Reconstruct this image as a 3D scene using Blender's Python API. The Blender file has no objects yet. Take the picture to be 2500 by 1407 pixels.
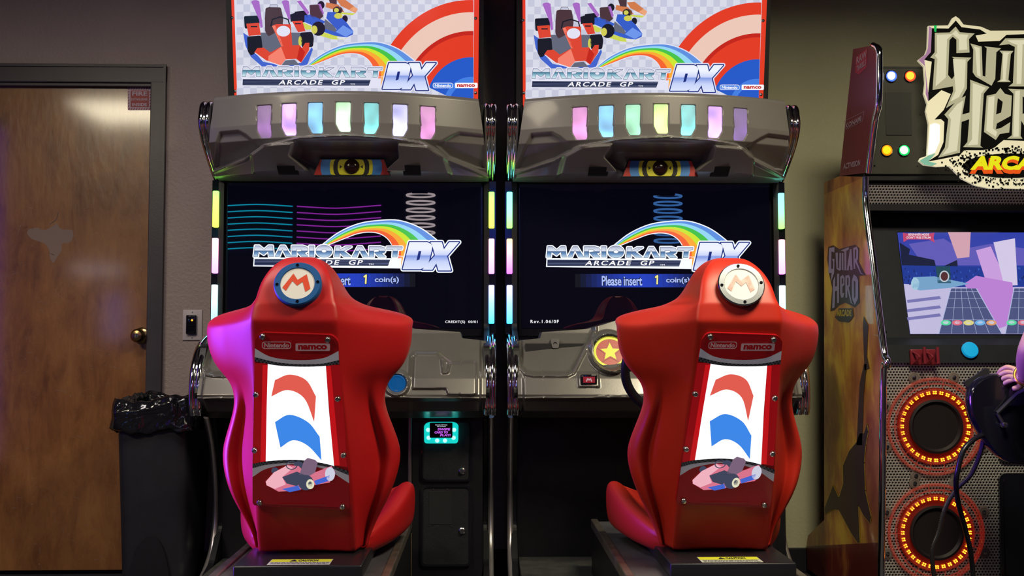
import bpy, bmesh, math, random
import numpy as np
from mathutils import Vector, Matrix
from mathutils.geometry import tessellate_polygon
random.seed(7)
sc = bpy.context.scene
COL = sc.collection
PI = math.pi

# ------------------------------------------------------------------ camera, world, exposure
F = 2640.0
PITCH = math.atan(.0513); YAW = math.radians(1.56)
CAM = Vector((0, -4.71, .99))
cd = bpy.data.cameras.new('camera'); cam = bpy.data.objects.new('camera', cd); COL.objects.link(cam)
cam.location = CAM; cam.rotation_euler = (PI/2+PITCH, 0, -YAW)
cd.sensor_width = 36; cd.lens = 36*F/2500; cd.clip_start = .05
sc.camera = cam
w = bpy.data.worlds.new('world'); sc.world = w; w.use_nodes = True
w.node_tree.nodes['Background'].inputs[0].default_value = (.012, .011, .018, 1)
w.node_tree.nodes['Background'].inputs[1].default_value = 1
sc.view_settings.view_transform = 'Standard'; sc.view_settings.look = 'None'
sc.view_settings.exposure = 0; sc.view_settings.gamma = 1; sc.view_settings.use_curve_mapping = False
sc.cycles.use_denoising = True
sc.cycles.max_bounces = 6; sc.cycles.diffuse_bounces = 3; sc.cycles.glossy_bounces = 4
sc.cycles.sample_clamp_indirect = 4

def lamp(name, loc, rot, size, energy, color, spread=180):
    l = bpy.data.lights.new(name, 'AREA'); l.shape = 'RECTANGLE'; l.size, l.size_y = size
    l.energy = energy; l.color = color; l.spread = math.radians(spread)
    o = bpy.data.objects.new(name, l); COL.objects.link(o); o.location = loc; o.rotation_euler = rot
    return o
CEIL = 2.85
LAMPS = [((-2.62, -3.68), 84, (1, .87, .62), (.95, .75)), ((-1.15, -1.9), 20, (1, .90, .86), (1.0, .5)),
         ((1.24, -2.5), 84, (1, .90, .62), (.7, .6)), ((.6, -6.9), 9, (.75, .75, 1), (1.2, .6))]
for i, (p, e, c, s) in enumerate(LAMPS):
    lamp('ceiling_lamp_glow', (p[0], p[1], CEIL-.06), (0, 0, 0), s, e, c, 166 if i == 2 else 174)
lamp('purple_sign_glow', (-2.655, -1.3, .80), (0, -PI/2, -.10), (1.0, .22), 12, (.20, .05, 1.0), 31)

# ------------------------------------------------------------------ photograph measurements -> world
def ray(px, py):
    x, y = (px-1250)/F, (703.5-py)/F
    cp, sp, cw, sw = math.cos(PITCH), math.sin(PITCH), math.cos(YAW), math.sin(YAW)
    z2 = cp-y*sp; y2 = y*cp+sp
    return Vector((x*cw+z2*sw, -x*sw+z2*cw, y2))
def hit(px, py, p, n):
    d = ray(px, py); n = Vector(n)
    return CAM+d*((Vector(p)-CAM).dot(n)/d.dot(n))
def at(px, py, y): return hit(px, py, (0, y, 0), (0, 1, 0))
def atx(px, py, x): return hit(px, py, (x, 0, 0), (1, 0, 0))

# ------------------------------------------------------------------ materials
M = {}
def mat(name, color=(.5, .5, .5), rough=.5, metal=0, em=None, es=1, coat=0, spec=.5, trans=0, alpha=1, ior=1.45):
    if name in M: return M[name]
    m = bpy.data.materials.new(name); m.use_nodes = True
    b = m.node_tree.nodes['Principled BSDF']
    b.inputs['Base Color'].default_value = (*color, 1); b.inputs['Roughness'].default_value = rough
    b.inputs['Metallic'].default_value = metal; b.inputs['Coat Weight'].default_value = coat
    b.inputs['Coat Roughness'].default_value = .06
    b.inputs['Specular IOR Level'].default_value = spec; b.inputs['Transmission Weight'].default_value = trans
    b.inputs['Alpha'].default_value = alpha; b.inputs['IOR'].default_value = ior
    if em: b.inputs['Emission Color'].default_value = (*em, 1); b.inputs['Emission Strength'].default_value = es
    M[name] = m; return m
def srgb(r, g, b):
    f = lambda v: (v/255/12.92) if v/255 <= .04045 else ((v/255+.055)/1.055)**2.4
    return (f(r), f(g), f(b))
def glow(name, rgb, s=1.0, rough=.10, spec=.25):
    return mat(name, (0.01, 0.01, 0.01), rough, em=srgb(*rgb), es=s, spec=spec)
class NT:
    def __init__(s, m): s.t = m.node_tree; s.b = s.t.nodes['Principled BSDF']
    def n(s, typ, **k):
        x = s.t.nodes.new(typ)
        for a, v in k.items():
            if a.startswith('i_'): x.inputs[int(a[2:])].default_value = v
            else: setattr(x, a, v)
        return x
    def l(s, a, b): s.t.links.new(a, b)
    def math(s, op, a, b=None):
        x = s.n('ShaderNodeMath', operation=op)
        for i, v in enumerate((a, b)):
            if v is None: continue
            if isinstance(v, (int, float)): x.inputs[i].default_value = v
            else: s.l(v, x.inputs[i])
        return x.outputs[0]
    def ramp(s, fac, stops):
        r = s.n('ShaderNodeValToRGB'); e = r.color_ramp.elements
        e[0].position, e[0].color = stops[0][0], (*stops[0][1], 1)
        e[1].position, e[1].color = stops[-1][0], (*stops[-1][1], 1)
        for p, c in stops[1:-1]:
            q = e.new(p); q.color = (*c, 1)
        s.l(fac, r.inputs[0]); return r.outputs[0]
    def coord(s, scale=(1, 1, 1)):
        t = s.n('ShaderNodeTexCoord'); m = s.n('ShaderNodeMapping'); m.inputs['Scale'].default_value = scale
        s.l(t.outputs['Object'], m.inputs[0]); return m.outputs[0]
    def noise(s, vec, scale, detail=3, rough=.5, dist=0):
        x = s.n('ShaderNodeTexNoise'); x.inputs['Scale'].default_value = scale; x.inputs['Detail'].default_value = detail
        x.inputs['Roughness'].default_value = rough; x.inputs['Distortion'].default_value = dist
        s.l(vec, x.inputs['Vector']); return x.outputs[0]
    def bump(s, h, strength, dist=.01):
        x = s.n('ShaderNodeBump'); x.inputs['Strength'].default_value = strength; x.inputs['Distance'].default_value = dist
        s.l(h, x.inputs['Height']); s.l(x.outputs[0], s.b.inputs['Normal']); return x
def textured(name, c1, c2, scale=8, bump=.2, bscale=200, rough=.6, stretch=(1, 1, 1), bdist=.002, **k):
    if name in M: return M[name]
    m = mat(name, c1, rough, **k); t = NT(m); v = t.coord(stretch)
    t.l(t.ramp(t.noise(v, scale, 5, .6), [(.35, c1), (.68, c2)]), t.b.inputs['Base Color'])
    if bump: t.bump(t.noise(v, bscale, 2), bump, bdist)
    return m

wall_m = textured('wall_paint', (.325, .255, .235), (.36, .285, .26), 3, .8, 75, .55, bdist=.0035)
wallr_m = textured('wall_paint_warm_lit', (.42, .40, .27), (.45, .43, .29), 3, .5, 75, .6, bdist=.003)  # same wall; yellowish tint of the warm lamp put into the paint colour
chrome = mat('chrome', (.75, .75, .78), .09, 1)
t = NT(chrome); t.bump(t.noise(t.coord((1, 1, .12)), 28, 2), .25, .003)
grey = textured('silver_grey_plastic', (.20, .19, .188), (.22, .208, .205), 6, .03, 300, .38, metal=.15, coat=.15)
greyc = textured('silver_paint', (.150, .142, .138), (.165, .157, .153), 9, .05, 320, .33, metal=.45, coat=.25)
black = textured('black_laminate', (.004, .004, .006), (.007, .0065, .010), 12, .08, 260, .42)
blackg = mat('black_gloss', (.006, .006, .01), .1, coat=.5)
blackm = mat('black_matte', (.010, .010, .013), .6)
trim_m = textured('door_frame_paint', (.040, .035, .042), (.052, .045, .052), 5, .1, 120, .35)
red_m = textured('red_moulded_plastic', (.40, .008, .010), (.43, .010, .012), 4, .12, 900, .42, bdist=.0006, spec=.4)
steel = mat('brushed_steel', (.45, .44, .44), .25, 1)
brass = mat('aged_brass', (.40, .26, .12), .22, 1)
deck = textured('scuffed_deck', (.045, .045, .055), (.075, .072, .085), 7, .1, 150, .45)
alu = textured('aluminium_rail', (.38, .33, .29), (.20, .17, .15), 20, .1, 80, .3, metal=.8)

# ------------------------------------------------------------------ objects
def tag(o, label=None, cat=None, group=None, kind=None):
    for k, v in (('label', label), ('category', cat), ('group', group), ('kind', kind)):
        if v: o[k] = v
    return o
def empty(name, loc, rz=0):
    o = bpy.data.objects.new(name, None); COL.objects.link(o); o.location = loc; o.rotation_euler.z = rz
    o.empty_display_size = .1; return o
def obj(name, verts, faces, m, parent=None, smooth=False, fmats=None, origin=None):
    """verts are in the parent's space (or world when there is none)."""
    verts = [Vector(v) for v in verts]
    c = Vector(origin) if origin is not None else Vector((0, 0, 0))
    me = bpy.data.meshes.new(name); me.from_pydata([v-c for v in verts], [], faces)
    ms = m if isinstance(m, (list, tuple)) else [m]
    for x in ms: me.materials.append(x)
    if fmats: me.polygons.foreach_set('material_index', fmats)
    if smooth: me.polygons.foreach_set('use_smooth', [True]*len(me.polygons))
    me.update()
    o = bpy.data.objects.new(name, me); COL.objects.link(o); o.location = c
    if parent: o.parent = parent
    return o
class MB:
    def __init__(s): s.v, s.f, s.m = [], [], []
    def add(s, v, f, k=0):
        n = len(s.v); s.v += [Vector(a) for a in v]; s.f += [tuple(i+n for i in a) for a in f]; s.m += [k]*len(f); return s
    def box(s, a, b, k=0, bev=0, rot=None, piv=None):
        bm = bmesh.new(); bmesh.ops.create_cube(bm, size=1)
        a, b = Vector(a), Vector(b); c, d = (a+b)/2, (b-a)
        for v in bm.verts: v.co = Vector((v.co.x*abs(d.x), v.co.y*abs(d.y), v.co.z*abs(d.z)))
        if bev: bmesh.ops.bevel(bm, geom=bm.edges[:], offset=min(bev, .45*min(abs(d.x), abs(d.y), abs(d.z))), segments=3, profile=.5, affect='EDGES')
        vs = [v.co.copy() for v in bm.verts]
        if rot is not None: vs = [rot @ v for v in vs]
        bm.verts.index_update()
        fs = [tuple(v.index for v in f.verts) for f in bm.faces]; bm.free()
        return s.add([v+c for v in vs], fs, k)
    def tube(s, pts, r, k=0, seg=12, closed=False, squash=1):
        pts = [Vector(p) for p in pts]; n = len(pts); V = []; Fc = []
        nrm = None
        for i, p in enumerate(pts):
            if closed: t = (pts[(i+1) % n]-pts[i-1]).normalized()
            else: t = (pts[min(i+1, n-1)]-pts[max(i-1, 0)]).normalized()
            if nrm is None:
                nrm = t.orthogonal().normalized()
            nrm = (nrm-t*nrm.dot(t)).normalized(); bn = t.cross(nrm)
            rr = r[i] if isinstance(r, (list, tuple)) else r
            for j in range(seg):
                a = 2*PI*j/seg; V.append(p+(nrm*math.cos(a)+bn*math.sin(a)*squash)*rr)
        for i in range(n if closed else n-1):
            for j in range(seg):
                a, b = i*seg, ((i+1) % n)*seg
                Fc.append((a+j, a+(j+1) % seg, b+(j+1) % seg, b+j))
        if not closed:
            Fc.append(tuple(range(seg-1, -1, -1))); Fc.append(tuple((n-1)*seg+j for j in range(seg)))
        return s.add(V, Fc, k)
    def lathe(s, prof, c, axis=(0, -1, 0), k=0, seg=28):
        """prof: (radius, height along axis)"""
        ax = Vector(axis).normalized(); u = ax.orthogonal().normalized(); v = ax.cross(u); V = []; Fc = []
        for r, h in prof:
            for j in range(seg):
                a = 2*PI*j/seg; V.append(Vector(c)+ax*h+(u*math.cos(a)+v*math.sin(a))*max(r, 1e-5))
        for i in range(len(prof)-1):
            for j in range(seg):
                Fc.append((i*seg+j, i*seg+(j+1) % seg, (i+1)*seg+(j+1) % seg, (i+1)*seg+j))
        Fc.append(tuple(range(seg))); Fc.append(tuple((len(prof)-1)*seg+j for j in range(seg-1, -1, -1)))
        return s.add(V, Fc, k)
    def prism(s, poly, vec, k=0, holes=()):
        """poly: 3d points in a plane, extruded by vec"""
        loops = [[Vector(p) for p in poly]]+[[Vector(p) for p in h] for h in holes]
        tri = tessellate_polygon(loops); P = [p for l in loops for p in l]; n = len(P); vec = Vector(vec)
        Fc = [tuple(t) for t in tri]+[tuple(i+n for i in reversed(t)) for t in tri]; b = 0
        for l in loops:
            m_ = len(l)
            for i in range(m_): Fc.append((b+i, b+(i+1) % m_, n+b+(i+1) % m_, n+b+i))
            b += m_
        return s.add(P+[p+vec for p in P], Fc, k)
    def build(s, name, m, parent=None, smooth=False, origin=None, fix=True):
        o = obj(name, s.v, s.f, m, parent, False, s.m, origin)
        if fix:
            bm = bmesh.new(); bm.from_mesh(o.data); bmesh.ops.recalc_face_normals(bm, faces=bm.faces[:])
            bm.to_mesh(o.data); bm.free()
        if smooth:
            o.data.polygons.foreach_set('use_smooth', [True]*len(o.data.polygons))
            try: o.data.set_sharp_from_angle(angle=math.radians(38))
            except Exception: pass
        return o
def rnd(pts, r=.01, n=5):
    """round the corners of a closed 2d/3d polygon"""
    out = []; N = len(pts)
    for i in range(N):
        p, a, b = Vector(pts[i]), Vector(pts[i-1]), Vector(pts[(i+1) % N])
        d1, d2 = a-p, b-p; q = min(r, .45*d1.length, .45*d2.length)
        s, e = p+d1.normalized()*q, p+d2.normalized()*q
        for k in range(n+1):
            t = k/n; out.append(s*(1-t)**2+p*2*t*(1-t)+e*t*t)
    return out
def smooth_path(pts, n=8):
    """Catmull-Rom"""
    P = [Vector(p) for p in pts]; P = [2*P[0]-P[1]]+P+[2*P[-1]-P[-2]]; out = []
    for i in range(1, len(P)-2):
        for k in range(n):
            t = k/n; a, b, c, d = P[i-1:i+3]
            out.append(.5*((2*b)+(c-a)*t+(2*a-5*b+4*c-d)*t*t+(3*b-a-3*c+d)*t**3))
    out.append(P[-2]); return out

# ------------------------------------------------------------------ flat printed / lit artwork
FONTMESH = {}
def text_mesh(txt, offset=0, spacing=1.0):
    key = (txt, offset, spacing)
    if key in FONTMESH: return FONTMESH[key]
    c = bpy.data.curves.new('lettering', 'FONT'); c.body = txt; c.offset = offset; c.space_character = spacing; c.resolution_u = 3
    o = bpy.data.objects.new('lettering', c); COL.objects.link(o)
    bpy.context.view_layer.update()
    me = bpy.data.meshes.new_from_object(o.evaluated_get(bpy.context.evaluated_depsgraph_get()))
    v = [(a.co.x, a.co.y) for a in me.vertices]; f = [tuple(p.vertices) for p in me.polygons]
    bpy.data.objects.remove(o); bpy.data.curves.remove(c); bpy.data.meshes.remove(me)
    xs, ys = [a[0] for a in v], [a[1] for a in v]
    x0, x1, y0, y1 = min(xs), max(xs), min(ys), max(ys)
    v = [((a-x0)/(x1-x0), (b-y0)/(y1-y0)) for a, b in v]
    FONTMESH[key] = (v, f); return v, f
class Art:
    """flat layers on a plane; 2d input goes through self.map to a pixel-like frame, then to the plane"""
    def __init__(s, to3d, normal, step=.0005):
        s.to3d, s.nrm, s.step = to3d, Vector(normal).normalized(), step
        s.v, s.f, s.m, s.mats, s.z = [], [], [], [], 1; s.tf = lambda x, y: (x, y)
    def _mi(s, m):
        if m not in s.mats: s.mats.append(m)
        return s.mats.index(m)
    def raw(s, pts, faces, m):
        n = len(s.v); k = s._mi(m)
        for x, y in pts: s.v.append(s.to3d(*s.tf(x, y))+s.nrm*s.step*s.z)
        for f in faces: s.f.append(tuple(i+n for i in f)); s.m.append(k)
    def poly(s, pts, m, holes=()):
        loops = [[Vector((*p, 0)) for p in l] for l in (pts, *holes)]
        s.raw([(p.x, p.y) for l in loops for p in l], [tuple(t) for t in tessellate_polygon(loops)], m)
    def quad(s, x0, y0, x1, y1, m): s.raw([(x0, y0), (x1, y0), (x1, y1), (x0, y1)], [(0, 1, 2, 3)], m)
    def disc(s, x, y, r, m, ry=None, n=32):
        ry = ry or r; s.raw([(x+r*math.cos(2*PI*i/n), y+ry*math.sin(2*PI*i/n)) for i in range(n)], [tuple(range(n))], m)
    def ring(s, x, y, r0, r1, m, k=1.0, n=40):
        p = [(x+r*math.cos(2*PI*i/n), y+k*r*math.sin(2*PI*i/n)) for r in (r0, r1) for i in range(n)]
        s.raw(p, [(i, (i+1) % n, n+(i+1) % n, n+i) for i in range(n)], m)
    def stroke(s, pts, w, m, closed=False, cap=True):
        P = [Vector(p) for p in pts]; n = len(P)
        for i in range(n if closed else n-1):
            a, b = P[i], P[(i+1) % n]; d = (b-a)
            if d.length < 1e-6: continue
            d.normalize(); q = Vector((-d.y, d.x))*w/2
            s.raw([tuple(a+q), tuple(b+q), tuple(b-q), tuple(a-q)], [(0, 1, 2, 3)], m)
        if cap:
            for i, p in enumerate(P): s.disc(p.x, p.y, w/2, m, n=14)
    def band(s, A, B, m):
        n = len(A); s.raw(list(A)+list(B), [(i, i+1, n+i+1, n+i) for i in range(n-1)], m)
    def text(s, txt, x0, y0, x1, y1, m, offset=0, shear=0, spacing=1.0, skew=0):
        v, f = text_mesh(txt, offset, spacing)
        s.raw([(x0+(x1-x0)*a+shear*b*(y1-y0), y1-(y1-y0)*b+skew*a) for a, b in v], f, m)
    def up(s, n=1): s.z += n; return s
    def build(s, name, parent=None): return obj(name, s.v, s.f, s.mats, parent, False, s.m)
def rrect(x0, y0, x1, y1, r, n=5): return [tuple(p) for p in rnd([(x0, y0), (x1, y0), (x1, y1), (x0, y1)], r, n)]
def bez(pts, n=6): return [tuple(p) for p in smooth_path(pts, n)]

# =================================================================== SETTING
def struct(o): o['kind'] = 'structure'; return o
struct(MB().box((-4.6, -8.2, -.1), (4.6, .15, 0)).build('floor', textured('dark_carpet', (.012, .011, .018), (.022, .020, .03), 30, .5, 300, .9)))
struct(MB().box((-4.6, -8.2, CEIL), (4.6, .15, CEIL+.1)).build('ceiling', textured('ceiling_paint', (.05, .045, .05), (.06, .05, .06), 3, .2, 60, .8)))
DX0, DX1, DZ0, DZ1 = -2.37, -1.443, .02, 2.125
b = MB()
b.box((-4.6, 0, 0), (DX0-.03, .12, CEIL)); b.box((DX1+.03, 0, 0), (.60, .12, CEIL)); b.box((DX0-.03, 0, DZ1+.03), (DX1+.03, .12, CEIL))
b.box((.60, 0, 0), (4.6, .12, CEIL), 1)
struct(b.build('wall_back', [wall_m, wallr_m]))
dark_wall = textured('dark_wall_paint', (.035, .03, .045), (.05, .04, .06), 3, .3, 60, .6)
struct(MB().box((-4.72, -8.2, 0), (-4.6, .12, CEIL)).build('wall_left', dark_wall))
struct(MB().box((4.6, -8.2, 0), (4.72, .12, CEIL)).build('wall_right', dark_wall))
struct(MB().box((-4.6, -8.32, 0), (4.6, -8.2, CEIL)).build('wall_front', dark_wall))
b = MB(); b.box((.61, -.015, 0), (4.6, 0, .105), bev=.004)
struct(b.build('baseboard_back', mat('baseboard_black', (.008, .007, .012), .5)))
b = MB(); b.box((DX1+.065, -.015, 0), (.60, 0, .105), bev=.004)
struct(b.build('baseboard_back', M['baseboard_black']))

# door: varnished wood slab with wear
wood = mat('varnished_wood', (.16, .085, .035), .3, coat=.85); wood.node_tree.nodes['Principled BSDF'].inputs['Coat Roughness'].default_value = .10
t = NT(wood); v = t.coord((4, 4, 1.1)); n1 = t.noise(v, 3.4, 10, .74, .5); v2 = t.coord((1, 1, 1)); n2 = t.noise(v2, 2.2, 5, .6)
mx = t.math('ADD', t.math('MULTIPLY', n1, .55), t.math('MULTIPLY', n2, .45))
base = t.ramp(mx, [(.33, (.085, .028, .011)), (.47, (.20, .080, .026)), (.60, (.28, .122, .038)), (.75, (.33, .165, .055))])
sc1 = t.n('ShaderNodeTexVoronoi', feature='DISTANCE_TO_EDGE'); sc1.inputs['Scale'].default_value = 16; t.l(t.coord((1, 1, 2.2)), sc1.inputs['Vector'])
msk = t.math('MULTIPLY', t.math('LESS_THAN', sc1.outputs[0], .006), t.math('GREATER_THAN', t.noise(t.coord((1, 1, 1)), 9, 2), .63))
flk = t.math('GREATER_THAN', t.noise(t.coord((60, 60, 45)), 1, 2), .77)
mm = t.math('MAXIMUM', msk, flk)
mix = t.n('ShaderNodeMix', data_type='RGBA'); t.l(t.math('MULTIPLY', mm, .5), mix.inputs['Factor']); t.l(base, mix.inputs['A']); mix.inputs['B'].default_value = (.30, .22, .15, 1)
t.l(mix.outputs['Result'], t.b.inputs['Base Color'])
t.l(t.math('ADD', .20, t.math('MULTIPLY', n2, .22)), t.b.inputs['Roughness'])
t.bump(t.noise(t.coord((1, 1, .35)), 38, 3), .25, .004)
door = struct(MB().box((DX0, .02, DZ0), (DX1, .062, DZ1), bev=.003).build('door_1', wood))
fr = MB()
for x0, x1 in ((DX0-.065, DX0+.002), (DX1-.002, DX1+.065)): fr.box((x0, -.018, 0), (x1, .10, DZ1+.075), bev=.004)
fr.box((DX0-.065, -.0185, DZ1-.002), (DX1+.065, .10, DZ1+.0755), bev=.004)
fr.box((DX0-.058, -.026, DZ1+.066), (DX1+.060, -.016, DZ1+.078)); fr.box((DX1+.055, -.028, 0), (DX1+.066, -.016, DZ1+.0785)); fr.box((DX0+.002, -.006, DZ1-.016), (DX1-.002, .02, DZ1), bev=.003)
struct(fr.build('trim_1', trim_m))
kp = at(343, 820, .0)
b = MB(); b.lathe([(.036, 0), (.036, .004), (.030, .009), (.014, .012), (.013, .032), (.023, .040), (.0295, .052), (.029, .066), (.021, .075), (.010, .077), (.010, .0755), (0, .0755)], (kp.x, .02, kp.z))
k = b.build('door_knob', brass, None, True); k.parent = door
b = MB(); b.box((kp.x-.0015, -.058, kp.z-.007), (kp.x+.0015, -.0545, kp.z+.007)); b.lathe([(.006, 0), (.006, .0015), (0, .0015)], (kp.x, -.0548, kp.z), k=1)
k = b.build('key_slot', [blackm, steel]); k.parent = door
# peeled patch on the door
patch = mat('peeled_varnish', (.20, .135, .115), .5)
A = Art(lambda x, y: at(x, y, .02), (0, -1, 0))
A.poly(bez([(70, 560), (92, 556), (108, 562), (128, 553), (138, 546), (150, 560), (176, 562), (178, 580), (170, 592), (152, 596), (150, 612), (140, 628), (130, 642), (122, 630), (120, 612), (110, 596), (96, 590), (78, 584), (66, 570), (70, 560)], 4)[:-1], patch)
A.stroke(bez([(122, 548), (133, 540), (140, 530), (142, 518)], 4), 1.6, patch)
for i in range(110):
    x, y = random.uniform(8, 350), random.uniform(400, 1375); L = random.uniform(2, 16)*(2 if i % 9 == 0 else 1); a = random.uniform(-.5, .5)+(PI/2 if random.random() < .3 else 0)
    A.stroke([(x, y), (x+L*math.cos(a), y+L*math.sin(a))], random.uniform(.5, 1.1), patch, cap=False)
p_ = A.build('scuff_marks', door)
# fire sticker
pk, rd = mat('sticker_pink', (.50, .40, .48), .5), mat('sticker_red', (.30, .03, .035), .45)
A = Art(lambda x, y: at(x, y, .0185), (0, -1, 0))
A.poly(rrect(312, 213, 369, 269, 3), pk); A.up(); A.poly(rrect(319, 221, 364, 262, 2), rd)
for i in range(9):
    A.poly([(315+i*6.2, 213.6), (318+i*6.2, 213.6), (315+i*6.2, 219), (312.5+i*6.2, 219)], rd)
    A.poly([(315+i*6.2, 264), (318+i*6.2, 264), (315+i*6.2, 268.6), (312.5+i*6.2, 268.6)], rd)
for i in range(6):
    for x in (313, 365.5): A.poly([(x, 224+i*7), (x+2.5, 221+i*7), (x+2.5, 224.5+i*7), (x, 227.5+i*7)], rd)
A.up(); A.text('FIRE', 323, 223.5, 360, 234, pk, .03); A.text('EXTINGUISHER', 321, 240, 361, 245.5, pk, .02); A.text('INSIDE', 323, 252, 359, 259.5, pk, .03)
A.poly([(326, 237.2), (358, 236), (360, 237.5), (327, 238.6)], mat('sticker_orange', (.5, .12, .05), .5))
tag(A.build('fire_sticker'), 'red and white square FIRE sticker at the top right corner of the wooden door', 'sticker')
# wall switch
sw = empty('wall_switch', at(470, 794, -.003)); sp = sw.location.copy()
tag(sw, 'white wall plate with black rocker device and glowing orange dot beside the door', 'switch')
b = MB(); b.box((-.042, -.004, -.066), (.042, .004, .066), bev=.003); b.build('cover_plate', mat('ivory_plastic', (.52, .46, .46), .4), sw, True)
b = MB(); b.box((-.024, -.020, -.040), (.020, .0, .043), bev=.005); b.box((-.020, -.023, -.006), (.016, -.018, .040), bev=.003)
b.build('rocker_housing', blackg, sw, True)
b = MB(); b.lathe([(.004, 0), (.004, .002), (.002, .004), (0, .004)], (.004, -.0225, .020)); b.build('indicator_light', glow('orange_dot', (255, 120, 30), 5), sw)
for z in (-.055, .055): b = MB(); b.lathe([(.003, 0), (.003, .001), (0, .001)], (0, -.004, z)); b.build('plate_screw', steel, sw)

# ceiling lamps (fixtures), neon on the rear wall seen only in reflections
for i, (p, e, c, s) in enumerate(LAMPS):
    r = empty('ceiling_light', (p[0], p[1], CEIL)); nm = ['by the wooden door', 'above the racing seats', 'in front of the music game', 'at the far back of the room'][i]
    tag(r, 'flat rectangular ceiling lamp '+nm, 'light', 'ceiling lamps')
    b = MB(); h = .04
    for a in ((-s[0]/2-h, -s[1]/2-h, s[0]/2+h, -s[1]/2), (-s[0]/2-h, s[1]/2, s[0]/2+h, s[1]/2+h), (-s[0]/2-h, -s[1]/2, -s[0]/2, s[1]/2), (s[0]/2, -s[1]/2, s[0]/2+h, s[1]/2)):
        b.box((a[0], a[1], -.05), (a[2], a[3], 0))
    b.build('frame', blackm, r)
    b = MB(); b.box((-s[0]/2, -s[1]/2, -.03), (s[0]/2, s[1]/2, -.001)); b.build('diffuser', mat('diffuser%d' % i, (.8, .8, .8), .5, em=c, es=1.5), r)
r = empty('neon_sign', (-2.05, -8.19, 2.3)); tag(r, 'stacked cyan and violet neon tubes on the wall behind the viewer', 'neon sign')
for i in range(8):
    z = -.25+.07*i
    MB().tube(smooth_path([(-.9, .03, z), (-.5, .03, z+.02), (-.1, .03, z)], 4), .007, seg=6).build('neon_tube', glow('neon_cyan', (20, 190, 230), 7), r)
    MB().tube(smooth_path([(-.05, .03, z), (.4, .03, z-.02), (.9, .03, z+.015)], 4), .007, seg=6).build('neon_tube', glow('neon_violet', (200, 60, 230), 6), r)
MB().box((-1, 0, -.32), (1, .015, .35)).build('backboard', blackm, r)
for cx, colr, n in ((-.70, (255, 235, 240), 'white'), (.15, (60, 90, 255), 'blue'), (2.1, (90, 160, 255), 'sky')):
    r = empty('light_tower', (cx, -8.1, 0)); tag(r, 'tall black column of glowing %s rings behind the viewer' % n, 'light')
    MB().box((-.3, -.06, 0), (.3, 0, 2.8), bev=.01).build('column', blackm, r)
    for i in range(7):
        q = MB(); q.tube([(.16*math.cos(a), .02, 2.15+.085*i+.022*math.sin(a)) for a in np.linspace(0, 2*PI, 24)[:-1]], .011, seg=6, closed=True)
        q.build('light_ring', glow('ring_'+n, colr, 5), r)
r = empty('purple_light_column', (-2.69, -1.3, 0), -.10); tag(r, 'tall violet glowing light column left of the viewer', 'light')
MB().box((-.09, -.18, 0), (-.01, .18, 2.3), bev=.01).build('housing', blackm, r)
MB().box((-.009, -.11, .35), (.004, .11, 2.2), bev=.004).build('light_panel', glow('violet_panel', (120, 40, 255), 1.2), r)

r = empty('reflection_cabinet', (-3.55, -5.3, 0), -.35); tag(r, 'added unseen arcade cabinet, white lit top and blue screen mirrored in the door', 'arcade machine')  # unseen cabinet added for the white and blue reflections on the door
for s_ in (-1, 1):
    b = MB(); b.prism(rnd([(s_*.35, -.35, 0), (s_*.35, .38, 0), (s_*.35, .30, .9), (s_*.35, .12, 1.05), (s_*.35, .05, 1.5), (s_*.35, .16, 1.56), (s_*.35, .16, 1.78), (s_*.35, -.35, 1.78)], .02, 3), (s_*.02, 0, 0)); b.build('side_panel', black, r)
b = MB(); b.box((-.35, -.34, .02), (.35, .02, 1.76)); b.box((-.35, .0, .02), (.35, .28, .88)); b.build('cabinet_core', black, r)
b = MB(); b.box((-.22, .10, 1.62), (.22, .155, 1.70)); b.build('lit_marquee', glow('rear_marquee', (235, 235, 255), 4.5), r)
b = MB(); b.box((.06, .03, 1.02), (.24, .06, 1.46)); b.build('screen', glow('rear_screen', (60, 130, 255), 3), r)
# =================================================================== RACING CABINETS
OX1, OX2 = -.52, .665
O1 = Vector((OX1, 0, 0))
def L(px, py, y): return at(px, py, y)-O1
def sdf(X, Z, poly):
    """signed distance to a 2d polygon, negative inside"""
    d = np.full(X.shape, 1e9); s = np.ones(X.shape); n = len(poly)
    for i in range(n):
        ax, az = poly[i]; bx, bz = poly[i-1]; ex, ez = bx-ax, bz-az; wx, wz = X-ax, Z-az
        t_ = np.clip((wx*ex+wz*ez)/(ex*ex+ez*ez+1e-12), 0, 1); qx, qz = wx-ex*t_, wz-ez*t_
        d = np.minimum(d, qx*qx+qz*qz)
        c1, c2, c3 = Z >= az, Z < bz, ex*wz > ez*wx
        s = np.where((c1 & c2 & c3) | (~c1 & ~c2 & ~c3), -s, s)
    return s*np.sqrt(d)
def dline(X, Z, pts):
    d = np.full(X.shape, 1e9)
    for (ax, az), (bx, bz) in zip(pts[:-1], pts[1:]):
        ex, ez = bx-ax, bz-az; wx, wz = X-ax, Z-az
        t_ = np.clip((wx*ex+wz*ez)/(ex*ex+ez*ez+1e-12), 0, 1); d = np.minimum(d, np.hypot(wx-ex*t_, wz-ez*t_))
    return d
def sstep(d, w_): u = np.clip(.5-d/w_, 0, 1); return u*u*(3-2*u)
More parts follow.
